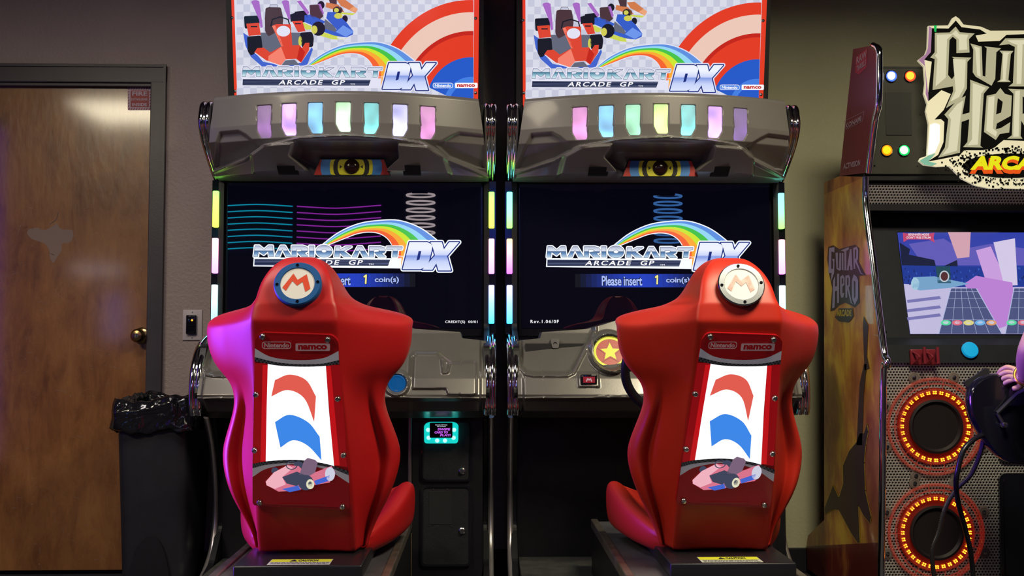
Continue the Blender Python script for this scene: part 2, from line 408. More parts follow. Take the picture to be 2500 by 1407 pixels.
def heightfield(name, xf, zt, zb, nx, nz, fy, m, parent, back):
    """front surface y=fy(X,Z) over a strip whose half width may vary, closed by sides running back to y=back"""
    U = np.linspace(-1, 1, nx); W = np.linspace(0, 1, nz); UU, WW = np.meshgrid(U, W)
    X0 = UU*xf(WW); ZT = zt(X0); Z = ZT+(zb-ZT)*WW; Y = fy(X0, Z)
    V = [Vector(p) for p in zip(X0.ravel(), Y.ravel(), Z.ravel())]; Fc = []
    for j in range(nz-1):
        for i in range(nx-1): a = j*nx+i; Fc.append((a, a+nx, a+nx+1, a+1))
    rim = [i for i in range(nx)]+[j*nx+nx-1 for j in range(1, nz)]+[(nz-1)*nx+i for i in range(nx-2, -1, -1)]+[j*nx for j in range(nz-2, 0, -1)]
    n = len(V); V += [Vector((V[i].x, back, V[i].z)) for i in rim]; k_ = len(rim)
    for i in range(k_): Fc.append((rim[i], rim[(i+1) % k_], n+(i+1) % k_, n+i))
    Fc.append(tuple(range(n+k_-1, n-1, -1)))
    o = obj(name, V, Fc, m, parent); o.data.polygons.foreach_set('use_smooth', [True]*len(o.data.polygons))
    try: o.data.set_sharp_from_angle(angle=math.radians(50))
    except Exception: pass
    return o
# --- header shape (traced at 3.125x from the photograph, window origin 460,0)
def zh(X, Y):
    px, py = 460+X/3.125, Y/3.125; k_ = 662-50*min(1, max(0, (py-335)/100)); return ((px-1178)/k_-OX1, .99+(839-py)/k_)
T2 = [zh(*p) for p in [(470, 1175), (560, 1095), (840, 1040), (1200, 1026), (1560, 1040), (1790, 1068), (1890, 1130), (1965, 1205), (2330, 1350), (2330, 1450), (180, 1450), (180, 1310), (430, 1215)]]
SPL = [zh(*p) for p in [(180, 965), (335, 965), (395, 1000), (520, 1110), (440, 1185), (250, 1262), (180, 1262)]]
SPR = [zh(*p) for p in [(2260, 968), (2060, 965), (2000, 995), (1890, 1075), (1985, 1175), (2200, 1258), (2260, 1258)]]
PODL = [zh(*p) for p in [(500, 1200), (590, 1115), (815, 1105), (835, 1225), (1030, 1330), (1030, 1450), (530, 1450)]]
PODR = [zh(*p) for p in [(1595, 1110), (1830, 1120), (1955, 1215), (2000, 1350), (2000, 1450), (1490, 1450), (1490, 1345), (1610, 1240)]]
CEN = [zh(*p) for p in [(835, 1112), (1590, 1112), (1612, 1230), (1540, 1335), (1500, 1450), (1010, 1450), (950, 1335), (820, 1225)]]
def hface(X, Z):
    face = -.59-.13*(1-(X/.52)**2)
    under = np.clip(1.810-Z, 0, 1); return face+np.where(under < .052, under*.22, .0115+(under-.052)*1.55)+np.clip(Z-1.915, 0, 1)**2*40
def header_y(X, Z, det=True):
    y = hface(X, Z)
    y = y-.040*sstep(sdf(X, Z, T2), .014)-.012*sstep(np.abs(sdf(X, Z, T2)+.008)-.004, .008)
    y = y+.022*sstep(sdf(X, Z, SPL), .012)+.022*sstep(sdf(X, Z, SPR), .012)
    y = y-.046*sstep(sdf(X, Z, PODL), .020)-.046*sstep(sdf(X, Z, PODR), .020)
    y = y+.085*sstep(sdf(X, Z, CEN), .02)
    if det:
        for q in SLOTS: y = y+.008*sstep(sdf(X, Z, q), .004)
    return y
SLOTS = []
for i, cx in enumerate((641, 704.5, 770, 838, 906, 975, 1042)):
    xc, s = (cx-1178)/656-OX1, 1 if i > 3 else -1
    u = i-3; zt_ = 1.886-.0015*abs(u); zb_ = 1.776-.0055*abs(u)
    SLOTS.append([(xc-.027, zt_), (xc+.027, zt_), (xc+.0275, zb_+(.028 if i > 3 else .006)), (xc+(.012 if i > 3 else .024), zb_), (xc-(.012 if i < 4 else .024), zb_), (xc-.0275, zb_+(.03 if i < 4 else .006))])
def zc6(X, Y): px, py = 1220+X/5.41, 760+Y/5.41; return ((px-1178)/640-OX2, .99+(839-py)/640)
def zc3(X, Y): px, py = 980+X/2.243, 780+Y/2.243; return ((px-1178)/640-OX1, .99+(839-py)/640)
TRAY = [zc6(*p) for p in [(265, 420), (262, 470), (300, 740), (345, 795), (430, 812), (860, 812), (930, 780), (1010, 640), (1250, 250), (1250, 150), (265, 150)]]
TRAYR = [(-x, z) for x, z in TRAY]
PAN = [zc3(*p) for p in [(75, 200), (95, 190), (195, 190), (225, 215), (270, 238), (405, 232), (412, 245), (412, 398), (400, 405), (262, 402), (250, 372), (75, 372)]]
GRV = [zc3(*p) for p in [(58, 305), (58, 205), (80, 186), (200, 186), (268, 236), (258, 285), (235, 288), (225, 215)]]
STAR_C, BTN_C = zc6(1440, 540), zc3(-8, 345)
MBTN = [zc6(*p) for p in [(1005, 805), (1270, 805), (1270, 985), (1005, 985)]]
def console_y(X, Z):
    y = np.interp(Z, [.70, .735, .775, .79, .80, .86, .99, 1.03, 1.1], [-.50, -.60, -.655, -.685, -.69, -.66, -.56, -.53, -.50])
    y = y-.03*(1-(X/.55)**2)
    d = sdf(X, Z, TRAY); y = y+.030*sstep(d, .012)-.010*sstep(np.abs(d-.010)-.004, .010)
    d = sdf(X, Z, PAN); y = y-.013*sstep(d, .010)
    y = y-.010*sstep(dline(X, Z, GRV)-.004, .010)
    low = sstep(Z-(.800-.02*np.abs(X)), .006); y = y-.010*low
    for c, r in ((STAR_C, .078), ((-STAR_C[0], STAR_C[1]), .078)):
        d = np.hypot(X-c[0], Z-c[1]); y = np.where(True, y-.035*sstep(d-r, .016)+.030*sstep(d-r+.013, .008), y) if c[0] < 0 else y
    d = np.hypot(X-BTN_C[0], Z-BTN_C[1]); y = y-.016*sstep(d-.046, .012)+.018*sstep(d-.034, .008)
    d = sdf(X, Z, MBTN); y = y-.010*sstep(d, .008)
    d = np.abs(X)-.512; y = y+.018*sstep(-(d), .010)
    return y
def console_top(X):
    a = np.abs(X); return np.interp(a, [0, .15, .20, .26, .435, .441, .50, .53, .60], [1.085, 1.078, 1.062, 1.046, 1.034, 1.010, 1.004, 1.0, .995])

# --- the game logo, in the pixel frame of the left screen (zoom window 460,400 at 3.125x)
def q2(*pts): return [(460+x/3.125, 400+y/3.125) for x, y in pts]
G = {}
def letter(ch):
    """outline strokes of wide racing letters in a unit box (x right 0..1, y down 0..1)"""
    return {'M': [[(.04, 1), (.13, .07), (.20, .07), (.50, .62), (.80, .07), (.87, .07), (.96, 1)]],
            'A': [[(.02, 1), (.38, .07), (.62, .07), (.98, 1)], [(.50, .35), (.62, 1)]],
            'R': [[(.08, 1), (.08, .08), (.78, .08), (.92, .2), (.92, .42), (.78, .55), (.42, .55)], [(.55, .55), (.97, 1)]],
            'I': [[(.5, .04), (.5, 1)]],
            'O': [[(.30, .06), (.70, .06), (.94, .3), (.94, .74), (.70, .97), (.30, .97), (.06, .74), (.06, .3), (.30, .06)]],
            'K': [[(.08, .04), (.08, 1)], [(.92, .05), (.34, .52), (.96, 1)]],
            'T': [[(0, .10), (1, .10)], [(.46, .1), (.46, 1)]]}[ch]
def logo(A, tf, mode):
    """mode: 'screen' or 'marquee'"""
    old = A.tf; A.tf = tf; W_ = G['white_s' if mode == 'screen' else 'white_m']
    inner = bez(q2((1075, 615), (1200, 565), (1290, 532), (1380, 520), (1460, 532), (1525, 575), (1562, 640), (1560, 705), (1522, 785)), 5)
    outer = bez(q2((1032, 615), (1150, 528), (1300, 462), (1450, 438), (1600, 436), (1740, 480), (1850, 550), (1940, 640), (1990, 785)), 5)
    A.stroke(outer, 5.2, W_); A.stroke(inner[:-12], 4, W_); A.up(1)
    cols = ['r_blue', 'r_sky', 'r_green', 'r_lime', 'r_orange', 'r_red']; n = 6
    mixp = lambda t_: [(a[0]*(1-t_)+b_[0]*t_, a[1]*(1-t_)+b_[1]*t_) for a, b_ in zip(outer, inner)]
    for i, c in enumerate(cols): A.band(mixp(i/n), mixp((i+1)/n), G[c])
    A.up(1)
    # bar
    A.poly(q2((500, 716), (1628, 722), (1620, 800), (495, 784)), W_); A.up()
    A.poly(q2((507, 728), (1540, 733), (1524, 780), (505, 776)), G['navy_bar']); A.up()
    for k_ in range(4): A.poly(q2((507, 734+11*k_), (1536-k_*4, 738+11*k_), (1534-k_*4, 742+11*k_), (507, 737+11*k_)), G['steel_line'])
    A.up()
    for m_, off in (('navy_bar', .055), ('pure_white', .022)):
        x0, x1 = (460+845/3.125, 460+1375/3.125); A.text('ARCADE  GP', x0-16, 635.3, x1-16, 647.2, G[m_], off, .30, 1.25); A.up()
    A.text('TM', 900, 644, 912, 648, G['pure_white'])
    # wide title letters
    z6 = lambda pts: [(618+(560+x/6.25-590)/.943, 587+(y/6.25-150)/.955) for x, y in pts]
    Ag = [(590, 1022), (648, 1022), (740, 1174), (672, 1174), (614, 1064), (568, 1174), (510, 1174)]
    Rg = [(752, 1022), (905, 1022), (965, 1040), (982, 1070), (970, 1105), (925, 1122), (978, 1174), (890, 1174), (826, 1108), (885, 1100), (898, 1082), (880, 1066), (815, 1066), (812, 1174), (752, 1174)]
    mv_ = lambda P, dx, dy: [(x+dx, y+dy) for x, y in P]
    Og = [(1212+112*math.cos(2*PI*i/28), 1098+86*math.sin(2*PI*i/28)) for i in range(28)]; Oh = [(1212+36*math.cos(2*PI*i/20), 1096+24*math.sin(2*PI*i/20)) for i in range(20)]
    glyphs = [([(222, 1020), (282, 1020), (350, 1078), (415, 1020), (470, 1020), (488, 1174), (425, 1174), (412, 1092), (345, 1148), (270, 1097), (258, 1174), (204, 1174)], []), (Ag, []), (Rg, []),
              ([(1004, 1022), (1066, 1022), (1066, 1174), (1004, 1174)], []), (Og, [Oh]), ([(1380, 1035), (1440, 1035), (1440, 1082), (1520, 1035), (1604, 1035), (1490, 1097), (1592, 1178), (1503, 1178), (1432, 1114), (1428, 1178), (1362, 1178)], []),
              (mv_(Ag, 1108, 8), []), (mv_(Rg, 1112, 8), []), ([(2115, 1035), (2335, 1035), (2330, 1068), (2270, 1075), (2258, 1182), (2195, 1182), (2205, 1075), (2112, 1072)], [])]
    LM = G['letters_'+mode]
    for P, h in glyphs: A.stroke(z6(P), 7.0, W_, True); A.poly(z6(P), W_)
    A.up()
    for P, h in glyphs: A.stroke(z6(P), 1.7, G['letter_edge'], True)
    A.up()
    for P, h in glyphs:
        A.poly(z6(P), LM, [z6(q) for q in h])
        for q in h: A.stroke(z6(q), .9, G['letter_edge'], True)
    A.up(); A.text('TM', 460+1600/3.125, 625, 460+1640/3.125, 629.5, W_)
    # DX
    D = q2((1688, 600), (1822, 600), (1850, 612), (1862, 632), (1858, 660), (1836, 748), (1812, 790), (1772, 806), (1636, 806))
    Dh = q2((1757, 668), (1778, 668), (1764, 732), (1741, 740))
    X = q2((1848, 600), (1934, 600), (1950, 655), (1990, 600), (2066, 600), (1974, 706), (2004, 816), (1908, 816), (1892, 762), (1862, 810), (1786, 810), (1882, 700), (1866, 640))
    for w_, m_ in ((11, W_), (5.5, G['dx_edge'])):
        for P in (D, X): A.stroke(P, w_, m_, True); A.poly(P, m_)
        A.up()
    A.poly(D, G['dx_'+mode], [Dh]); A.poly(X, G['dx_'+mode])
    A.up(); A.tf = old

def zglow(name, z0, z1, stops, st=1.0, base=(.01, .01, .01)):
    """backlit print / LED whose own colour changes with height"""
    if name in M: return M[name]
    m = mat(name, base, .12, em=(1, 1, 1), es=st, spec=.25); t = NT(m); tc = t.n('ShaderNodeTexCoord'); sx_ = t.n('ShaderNodeSeparateXYZ'); t.l(tc.outputs['Object'], sx_.inputs[0])
    f = t.math('DIVIDE', t.math('SUBTRACT', sx_.outputs[2], z0), z1-z0); t.l(t.ramp(f, [(p, srgb(*c)) for p, c in stops]), t.b.inputs['Emission Color']); return m
def zof(py, marquee):
    if marquee: return hit(860, py, Vector((0, -.275, 1.92)), Vector((0, -1, -.16))).z
    return at(860, py, -.32).z
LST = {'screen': [(0, (190, 215, 235)), (.28, (110, 150, 195)), (.52, (60, 95, 140)), (.56, (225, 232, 245)), (.8, (200, 208, 226)), (1, (150, 160, 190))],
       'marquee': [(0, (205, 228, 236)), (.3, (130, 180, 200)), (.52, (50, 105, 135)), (.58, (222, 226, 238)), (.8, (205, 208, 226)), (1, (170, 176, 200))]}
DST = [(0, (225, 232, 255)), (.3, (200, 212, 250)), (.50, (130, 155, 228)), (.55, (205, 214, 250)), (.75, (240, 244, 255)), (1, (235, 240, 255))]
for md_, mq in (('screen', False), ('marquee', True)):
    ya, yb = (163, 188.5) if mq else (600.6, 627.3)
    G['letters_'+md_] = zglow('letters_'+md_, zof(yb, mq), zof(ya, mq), LST[md_], 1.0)
    ya, yb = (152, 223) if mq else (590, 661)
    G['dx_'+md_] = zglow('dx_'+md_, zof(yb, mq), zof(ya, mq), DST, 1.0)
for k_, c, s_ in (('white_s', (240, 245, 255), 1.1), ('white_m', (232, 232, 250), .95), ('pure_white', (250, 250, 255), 1.0), ('navy_bar', (22, 28, 60), .8), ('steel_line', (105, 120, 165), .8),
                  ('r_blue', (95, 145, 225), 1), ('r_sky', (150, 215, 245), 1), ('r_green', (70, 195, 75), 1), ('r_lime', (205, 232, 50), 1), ('r_orange', (252, 170, 55), 1), ('r_red', (245, 100, 50), 1),
                  ('letter_edge', (70, 80, 115), .9), ('letter_top', (205, 215, 232), 1), ('letter_mid', (70, 125, 170), 1), ('letter_low', (150, 185, 215), 1),
                  ('dx_edge', (25, 45, 130), .9), ('dx_fill', (222, 230, 252), 1), ('dx_low', (140, 165, 232), 1)):
    G[k_] = glow('art_'+k_, c, s_)

def karts(A):
    """three plain go-karts printed on the marquee, drawn in a 6.25x frame of the picture"""
    k = lambda *p: [(560+x/6.25, y/6.25) for x, y in p]
    D_, Gm, Hb, Bk, V_ = G['k_dark'], G['k_grey'], G['k_hub'], G['k_brown'], G['violet']
    # far orange kart
    A.disc(*k((1400, 80))[0], 8.5, D_, 10); A.poly(k((1480, 40), (1660, 70), (1760, 190), (1640, 165), (1470, 110)), G['k_orange']); A.poly(k((1500, -60), (1640, -60), (1640, 70), (1540, 60)), Bk)
    A.poly(k((1640, 0), (1760, -10), (1960, 140), (1925, 205), (1820, 150), (1700, 90)), G['k_orange']); A.poly(k((1830, 150), (1900, 95), (1962, 142), (1925, 205)), G['k_orange_light']); A.poly(k((1700, 190), (1925, 205), (1880, 235), (1700, 215)), G['k_side_green'])
    A.disc(*k((1655, 160))[0], 12, D_, 10); A.up(); A.disc(*k((1635, 158))[0], 6, Hb, 5.5)
    # blue kart
    A.poly(k((1000, 180), (1180, 160), (1210, 330), (990, 330)), D_); A.disc(*k((1765, 290))[0], 7, D_, 9); A.poly(rnd2(k((1222, 80), (1370, 68), (1440, 250), (1330, 340), (1235, 240)), 3), Bk)
    A.poly(k((1350, 60), (1395, 60), (1445, 200), (1420, 240)), V_)
    A.poly(k((1115, 240), (1232, 225), (1470, 330), (1400, 400), (1250, 380), (1130, 330)), G['k_blue']); A.poly(k((1460, 290), (1600, 400), (1700, 560), (1440, 480)), Gm); A.up()
    A.poly(k((1118, 340), (1250, 400), (1250, 450), (1180, 460), (1150, 430)), G['k_side_green']); A.poly(k((1380, 545), (1420, 490), (1660, 555), (1790, 585), (1740, 612), (1560, 600)), G['k_side_green']); A.poly(k((1640, 560), (1790, 570), (1745, 610), (1650, 605)), G['white_m'])
    A.poly(k((1500, 185), (1610, 185), (1790, 345), (1895, 480), (1885, 530), (1780, 575), (1600, 545), (1420, 480), (1450, 440), (1620, 490), (1640, 450), (1480, 280)), G['k_blue']); A.up()
    A.poly(k((1740, 388), (1895, 480), (1880, 505), (1780, 565), (1625, 490)), G['k_blue_light']); A.disc(*k((1665, 245))[0], 10, G['k_hub'], 7)
    A.poly(k((1030, 20), (1090, 8), (1222, 190), (1200, 228), (1180, 215)), V_)
    A.disc(*k((1360, 440))[0], 16.5, D_, 17.5); A.up(); A.disc(*k((1300, 455))[0], 7.5, Hb, 10); A.up()
    # red kart in front
    A.poly(rnd2(k((225, 250), (460, 238), (465, 430), (240, 440)), 4), D_); A.poly(k((930, 225), (1000, 200), (1150, 190), (1150, 345), (940, 335)), D_)
    A.poly(k((215, 500), (300, 560), (390, 800), (520, 945), (800, 1000), (1100, 960), (1262, 720), (1278, 760), (1190, 1000), (800, 1016), (500, 1016), (330, 868), (250, 700)), G['k_side_blue'])
    A.poly(k((480, 500), (1090, 500), (1070, 720), (800, 760), (600, 820), (500, 740)), Gm); A.up()
    A.poly(rnd2(k((556, 128), (600, 112), (790, 116), (828, 290), (815, 440), (600, 560), (548, 480), (545, 300)), 4), Bk); A.stroke(k((618, 112), (630, 75), (730, 75), (742, 112)), 1.2, Gm)
    A.poly(k((342, 40), (462, 28), (498, 290), (512, 420), (482, 432), (455, 300)), V_); A.poly(k((806, 40), (914, 28), (936, 300), (905, 300)), V_)
    A.disc(*k((402, 36))[0], 10, V_, 5); A.disc(*k((860, 36))[0], 9, V_, 5)
    A.poly(k((262, 365), (455, 350), (485, 535), (300, 552)), G['k_red']); A.poly(k((960, 325), (1115, 318), (1165, 480), (1050, 495)), G['k_red']); A.up()
    A.quad(560+330/6.25, 64, 560+432/6.25, 67, D_); A.quad(560+1005/6.25, 57, 560+1095/6.25, 60, D_)
    A.poly(rnd2(k((275, 560), (490, 545), (512, 740), (335, 855), (285, 790)), 5), D_); A.poly(rnd2(k((1080, 500), (1265, 488), (1294, 580), (1280, 720), (1110, 730)), 5), D_); A.disc(*k((1085, 630))[0], 4.5, Hb, 12); A.up()
    A.stroke(k((640, 400), (660, 300), (780, 262), (900, 300), (925, 390)), 3, D_)
    A.poly(k((385, 805), (430, 737), (530, 730), (628, 805), (790, 715), (965, 695), (1075, 692), (1112, 738), (1160, 660), (1225, 655), (1220, 770), (1100, 960), (1020, 900), (865, 910), (790, 1000), (560, 925)), G['k_red']); A.up()
    A.poly(k((600, 860), (795, 720), (865, 905), (790, 1000), (600, 940)), G['k_red_light']); A.poly(k((795, 715), (965, 695), (1080, 700), (1035, 895), (865, 905)), G['k_red']); A.poly(k((1035, 895), (1080, 700), (1112, 740), (1160, 800), (1100, 958)), G['m_red2'])
    A.poly(k((655, 400), (720, 372), (942, 375), (965, 700), (800, 712)), G['k_red']); A.poly(k((655, 400), (700, 385), (830, 705), (800, 712)), G['k_red_light']); A.up()
    A.disc(*k((830, 480))[0], 16.5, G['white_m'], 13); A.poly(k((800, 1000), (860, 925), (1000, 915), (1078, 995)), Gm); A.stroke(k((400, 812), (560, 930), (780, 1003)), 2.2, G['white_m']); A.up()
def rnd2(pts, r): return [tuple(p) for p in rnd(pts, r, 4)]
for k_, c, s_ in (('k_dark', (28, 30, 45), .8), ('k_grey', (110, 115, 135), .8), ('k_hub', (220, 215, 90), .9), ('k_brown', (85, 60, 68), .8), ('k_red', (225, 72, 52), .95), ('k_red_light', (245, 130, 110), 1),
                  ('k_blue', (55, 95, 205), .95), ('k_blue_light', (110, 150, 235), 1), ('k_orange', (220, 130, 80), .9), ('k_orange_light', (235, 165, 120), 1), ('k_side_blue', (70, 105, 215), .9), ('k_side_green', (215, 225, 90), .9),
                  ('k_pink', (225, 120, 145), .9), ('k_pink_light', (245, 180, 195), .95), ('m_bg', (226, 227, 242), .92), ('m_check', (205, 207, 228), .92), ('m_red', (232, 62, 38), .95), ('m_red2', (205, 40, 30), .9), ('m_blue', (38, 92, 205), .95), ('m_blue2', (70, 130, 232), .95), ('m_lime', (222, 232, 60), .95),
                  ('m_skin', (242, 205, 190), .95), ('violet', (175, 110, 205), .9), ('soft_blue', (190, 200, 232), .95)):
    G[k_] = glow('art_'+k_, c, s_)

def marquee_art(parent):
    ybot, zbot, lean = -.275, 1.92, .16
    P0 = Vector((0, ybot, zbot)); N = Vector((0, -1, -lean)).normalized()
    to3d = lambda x, y: hit(x, y, P0, N)-O1
    # light box behind the picture
    prof = [(-.05, 1.9), (ybot+.012, 1.9), (ybot-.60*lean+.012, 2.50), (-.05, 2.50)]
    b = MB(); b.prism([(-.527, y, z) for y, z in prof], (1.05, 0, 0)); b.box((-.530, -.41, 2.50), (.525, -.04, 2.53), bev=.004)
    b.build('marquee_box', black, parent)
    A = Art(to3d, N); 
    A.poly([(561, -120), (1171, -120), (1167, 262), (573, 262)], G['m_red']); A.up()
    A.poly([(568, -120), (1158, -120), (1156, 262), (580, 262)], G['m_bg']); A.up()
    for j in range(-6, 14):
        for i in range(38):
            x, y = 578+i*16.4, -8+j*18.6
            if (i+j) % 2 == 0 and 577 < x < 1138: A.quad(x, y, x+16.4, y+18.6, G['m_check'])
    A.up()
    # plain nested colour arcs fill the right part of the picture
    cx_, cy_ = 1150, 262
    def arc(r0, r1, m_):
        P = []
        for r_ in (r0, r1):
            P.append([(max(572, min(1156, cx_+r_*.92*math.cos(a_))), min(262, cy_-r_*math.sin(a_))) for a_ in np.linspace(0, PI*.87, 60)])
        A.band(P[0], P[1], m_)
    arc(2, 122, G['m_blue']); arc(122, 176, G['m_red']); arc(176, 186, G['m_red2']); arc(186, 232, G['m_skin']); arc(232, 262, G['m_red']); A.up(); arc(60, 74, G['m_blue2'])
    A.up(); karts(A)
    logo(A, lambda x, y: (590+(x-618)*.943, 150+(y-587)*.955), 'marquee')
    A.poly(rrect(1057, 203, 1106, 216, 6), G['pure_white']); A.poly(rrect(1111, 203, 1166, 216, 3), G['pure_white']); A.up()
    A.poly(rrect(1058.3, 204.3, 1104.7, 214.7, 5), G['m_blue2']); A.text('Nintendo', 1062, 206, 1101, 213, G['pure_white'], .03); A.text('namco', 1116, 206.5, 1160, 213, G['m_red2'], .04)
    A.up(); A.text('Nintendo', 1062, 206, 1101, 213, G['pure_white'], .03)
    A.build('marquee_picture', parent)
    for (x, y) in ((567, 44), (574, 223), (1161, 45), (1161, 227)):
        p = to3d(x, y); q = MB(); q.lathe([(.0065, 0), (.0062, .003), (.003, .006), (0, .0065)], p+N*.002, N, seg=14); q.build('screw', steel, parent, True)

LEDC = {'g': ((225, 255, 70), (130, 255, 95)), 'p': (((250, 130, 255)), (255, 170, 190)), 'b': ((60, 190, 255), (170, 170, 255)), 'c': ((110, 230, 225), (190, 235, 245)), 'm': ((225, 90, 255), (250, 190, 120)), 't': ((130, 255, 90), (110, 240, 225))}
def tri(k_, z0, z1):
    a, c = LEDC[k_]; return zglow('led_%s_%d' % (k_, z0*100), z0, z1, [(0, a), (.5, tuple((x+y)//2 for x, y in zip(a, c))), (1, c)], 3.2)
def cabinet(ox, slots, leds, label):
    root = empty('arcade_racing_cabinet', (ox, 0, 0)); tag(root, label, 'arcade machine')
    # side panels
    side = [(-.04, .05), (-.62, .05), (-.60, .085), (-.42, .13), (-.29, .25), (-.29, .45), (-.43, .70), (-.60, .72), (-.66, .80), (-.58, .98), (-.42, 1.03), (-.335, 1.05), (-.335, 1.66), (-.50, 1.85), (-.50, 1.93), (-.25, 1.95), (-.04, 1.95)]
    for s_ in (-1, 1):
        b = MB(); pr = [(s_*.525, y, z) for y, z in side]; b.prism(rnd(pr, .02, 3), (s_*.022, 0, 0)); b.build('side_panel', black, root)
        tr = MB(); tr.tube(smooth_path([(s_*.553, -.45, .705), (s_*.553, -.36, .58), (s_*.553, -.30, .42), (s_*.553, -.292, .28), (s_*.553, -.34, .17), (s_*.553, -.46, .10), (s_*.553, -.62, .072)], 6), .0125, seg=12)
        tr.build('chrome_leg_trim', mat('satin_chrome', (.62, .58, .60), .32, .85), root, True)
        for dx in (.538, .561):
            c = MB(); c.tube(smooth_path([(s_*dx, -.36, 1.02), (s_*dx, -.44, 1.01), (s_*dx, -.54, .975), (s_*dx, -.61, .91), (s_*dx, -.635, .84), (s_*dx, -.635, .76), (s_*dx, -.62, .725)], 6), .013, seg=14)
            c.build('chrome_bar', chrome, root, True)
            c = MB(); c.tube(smooth_path([(s_*dx, -.44, 1.925), (s_*dx, -.53, 1.915), (s_*dx, -.555, 1.88), (s_*dx, -.56, 1.83), (s_*dx, -.50, 1.765), (s_*dx, -.36, 1.68), (s_*dx, -.31, 1.655)], 6), .0125, seg=14)
            c.build('chrome_bar', chrome, root, True)
        q = MB(); q.box((s_*.507, -.545, 1.80), (s_*.527, -.40, 1.92), bev=.004); q.build('side_bracket', blackm, root)
    # carcass
    b = MB(); b.box((-.525, -.30, 1.04), (.525, -.04, 1.95)); b.build('upper_body', black, root)
    b = MB(); b.box((-.523, -.30, .03), (.523, -.05, 1.04)); b.build('lower_back_panel', black, root)
    b = MB(); b.box((-.50, -.56, .735), (.50, -.30, .99)); b.build('console_core', blackm, root)
    # footwell floor
    b = MB(); b.box((-.52, -.80, .10), (.225, -.30, .13), bev=.004); b.build('footwell_floor', textured('worn_steel_floor', (.05, .05, .05), (.09, .09, .085), 14, .2, 130, .5, metal=.3), root)
    # monitor
    b = MB(); b.box((-.520, -.318, 1.02), (.522, -.30, 1.665), bev=.003)
    b.build('monitor_bezel', mat('monitor_bezel', (.006, .006, .01), .14, spec=.6), root)
    SY = -.320
    sm = mat('monitor_glass', (.002, .002, .004), .0, em=(.0012, .0012, .0045), es=1.0, spec=.9)
    A = Art(lambda x, y: L(x, y, SY), (0, -1, 0)); A.quad(556, 447, 1174, 802, sm); A.up()
    # prompt bar: fades to black at both ends by shade steps
    for i in range(24):
        x0 = 690+i*13.5; u = abs((i+.5)/24-.5)*2; k_ = max(0, 1-u**1.8); c = (int(30*k_)+6, int(60*k_)+8, int(190*k_)+14)
        A.quad(x0, 668, x0+13.5, 701, glow('prompt_%d' % i, c, .9))
    A.up(4)
    for m_, off in (('navy_bar', .09), ('pt', .02)):
        mm_ = G['navy_bar'] if m_ == 'navy_bar' else glow('prompt_text', (170, 190, 250), 1.0)
        A.text('Please insert', 756, 673, 856, 697, mm_, off, 0, .95); A.text('coin(s)', 915, 676, 974, 693, mm_, off, 0, .95)
        A.stroke([(889.5, 676), (894, 672.5), (893, 692)], 6.5 if off > .05 else 4, G['navy_bar'] if off > .05 else glow('prompt_one', (245, 235, 150), 1)); A.up()
    logo(A, lambda x, y: (x, y), 'screen')
    A.text('CREDIT(S)  00/01', 1087, 783, 1166, 791, G['pure_white'], .015, 0, 1.1)
    A.text('Rev.1.06/0F', 578, 781, 648, 789, G['pure_white'], .015, 0, 1.25)
    A.build('monitor_screen', root)
    # LED bars
    for s_, cs in ((-1, leds[0]), (1, leds[1])):
        for (z0, z1), c in zip(((1.458, 1.605), (1.272, 1.414), (1.07, 1.226)), cs):
            b = MB(); b.box((s_*.556-.0115, -.350, z0), (s_*.556+.0115, -.325, z1), bev=.004)
            h = b.build('light_bar', tri(c, z0, z1), root)
        b = MB(); b.box((s_*.556-.018, -.328, 1.03), (s_*.556+.018, -.04, 1.65)); b.build('light_bar_channel', blackg, root)
    # header
    hw = lambda W_: .503+.040*W_
    H = heightfield('header_cowl', hw, lambda X: 1.93+0*X, 1.648, 300, 130, header_y, grey, root, -.32)
    for q, c in zip(SLOTS, slots):
        P = [Vector((x, 0, z)) for x, z in rnd([(x, z) for x, z in q], .006, 3)]
        cx, cz = sum(p.x for p in P)/len(P), sum(p.z for p in P)/len(P); V = []; Fc = []; n = len(P); rings = 6
        for k_ in range(rings):
            t_ = 1-k_/rings
            for p in P:
                x, z = cx+(p.x-cx)*t_*.985, cz+(p.z-cz)*t_*.99
                V.append(Vector((x, float(hface(np.array(x), np.array(z)))+.0035, z)))
        for k_ in range(rings-1):
            for i in range(n): Fc.append((k_*n+i, k_*n+(i+1) % n, (k_+1)*n+(i+1) % n, (k_+1)*n+i))
        Fc.append(tuple((rings-1)*n+i for i in range(n)))
        obj('light_panel', V, Fc, c, root, True)
    # sensor badge in the centre recess
    by = float(header_y(np.array([[0.]]), np.array([[1.70]]), False)[0, 0])-.012; A = Art(lambda x, y: L(460+x/3.125, y/3.125, by), (0, -1, 0))
    A.poly([(1005, 1218), (1490, 1218), (1535, 1335), (958, 1335)], mat('badge_red', (.42, .02, .015), .4)); A.up()
    for r_, m_ in ((235, mat('badge_blue', (.05, .22, .62), .4)), (165, mat('badge_yellow', (.62, .60, .02), .4)), (138, blackm), (104, M['badge_yellow'])):
        n = 30; pts = []
        for i in range(n+1):
            a = -PI*.5+2*PI*i/n; x, y = 1243+r_*math.cos(a), 1277+r_*1.05*math.sin(a); pts.append((x, min(max(y, 1218), 1335)))
        A.poly(pts[:-1], m_); A.up()
    for s_ in (-1, 1): A.poly([(1243+s_*88, 1260), (1243+s_*88, 1288), (1243+s_*68, 1274)], blackm)
    A.build('sensor_badge', root)
    cp = L(460+1246/3.125, 1272/3.125, by); b = MB(); b.lathe([(.030, 0), (.029, .006), (.022, .014), (.012, .018), (0, .019)], cp); b.build('sensor_dome', mat('smoked_dome', (.02, .008, .008), .15), root, True)
    b = MB(); b.prism([L(460+x/3.125, y/3.125, by+.0005) for x, y in ((1000, 1212), (1495, 1212), (1542, 1340), (950, 1340))], (0, .03, 0)); b.build('badge_backing', blackm, root)
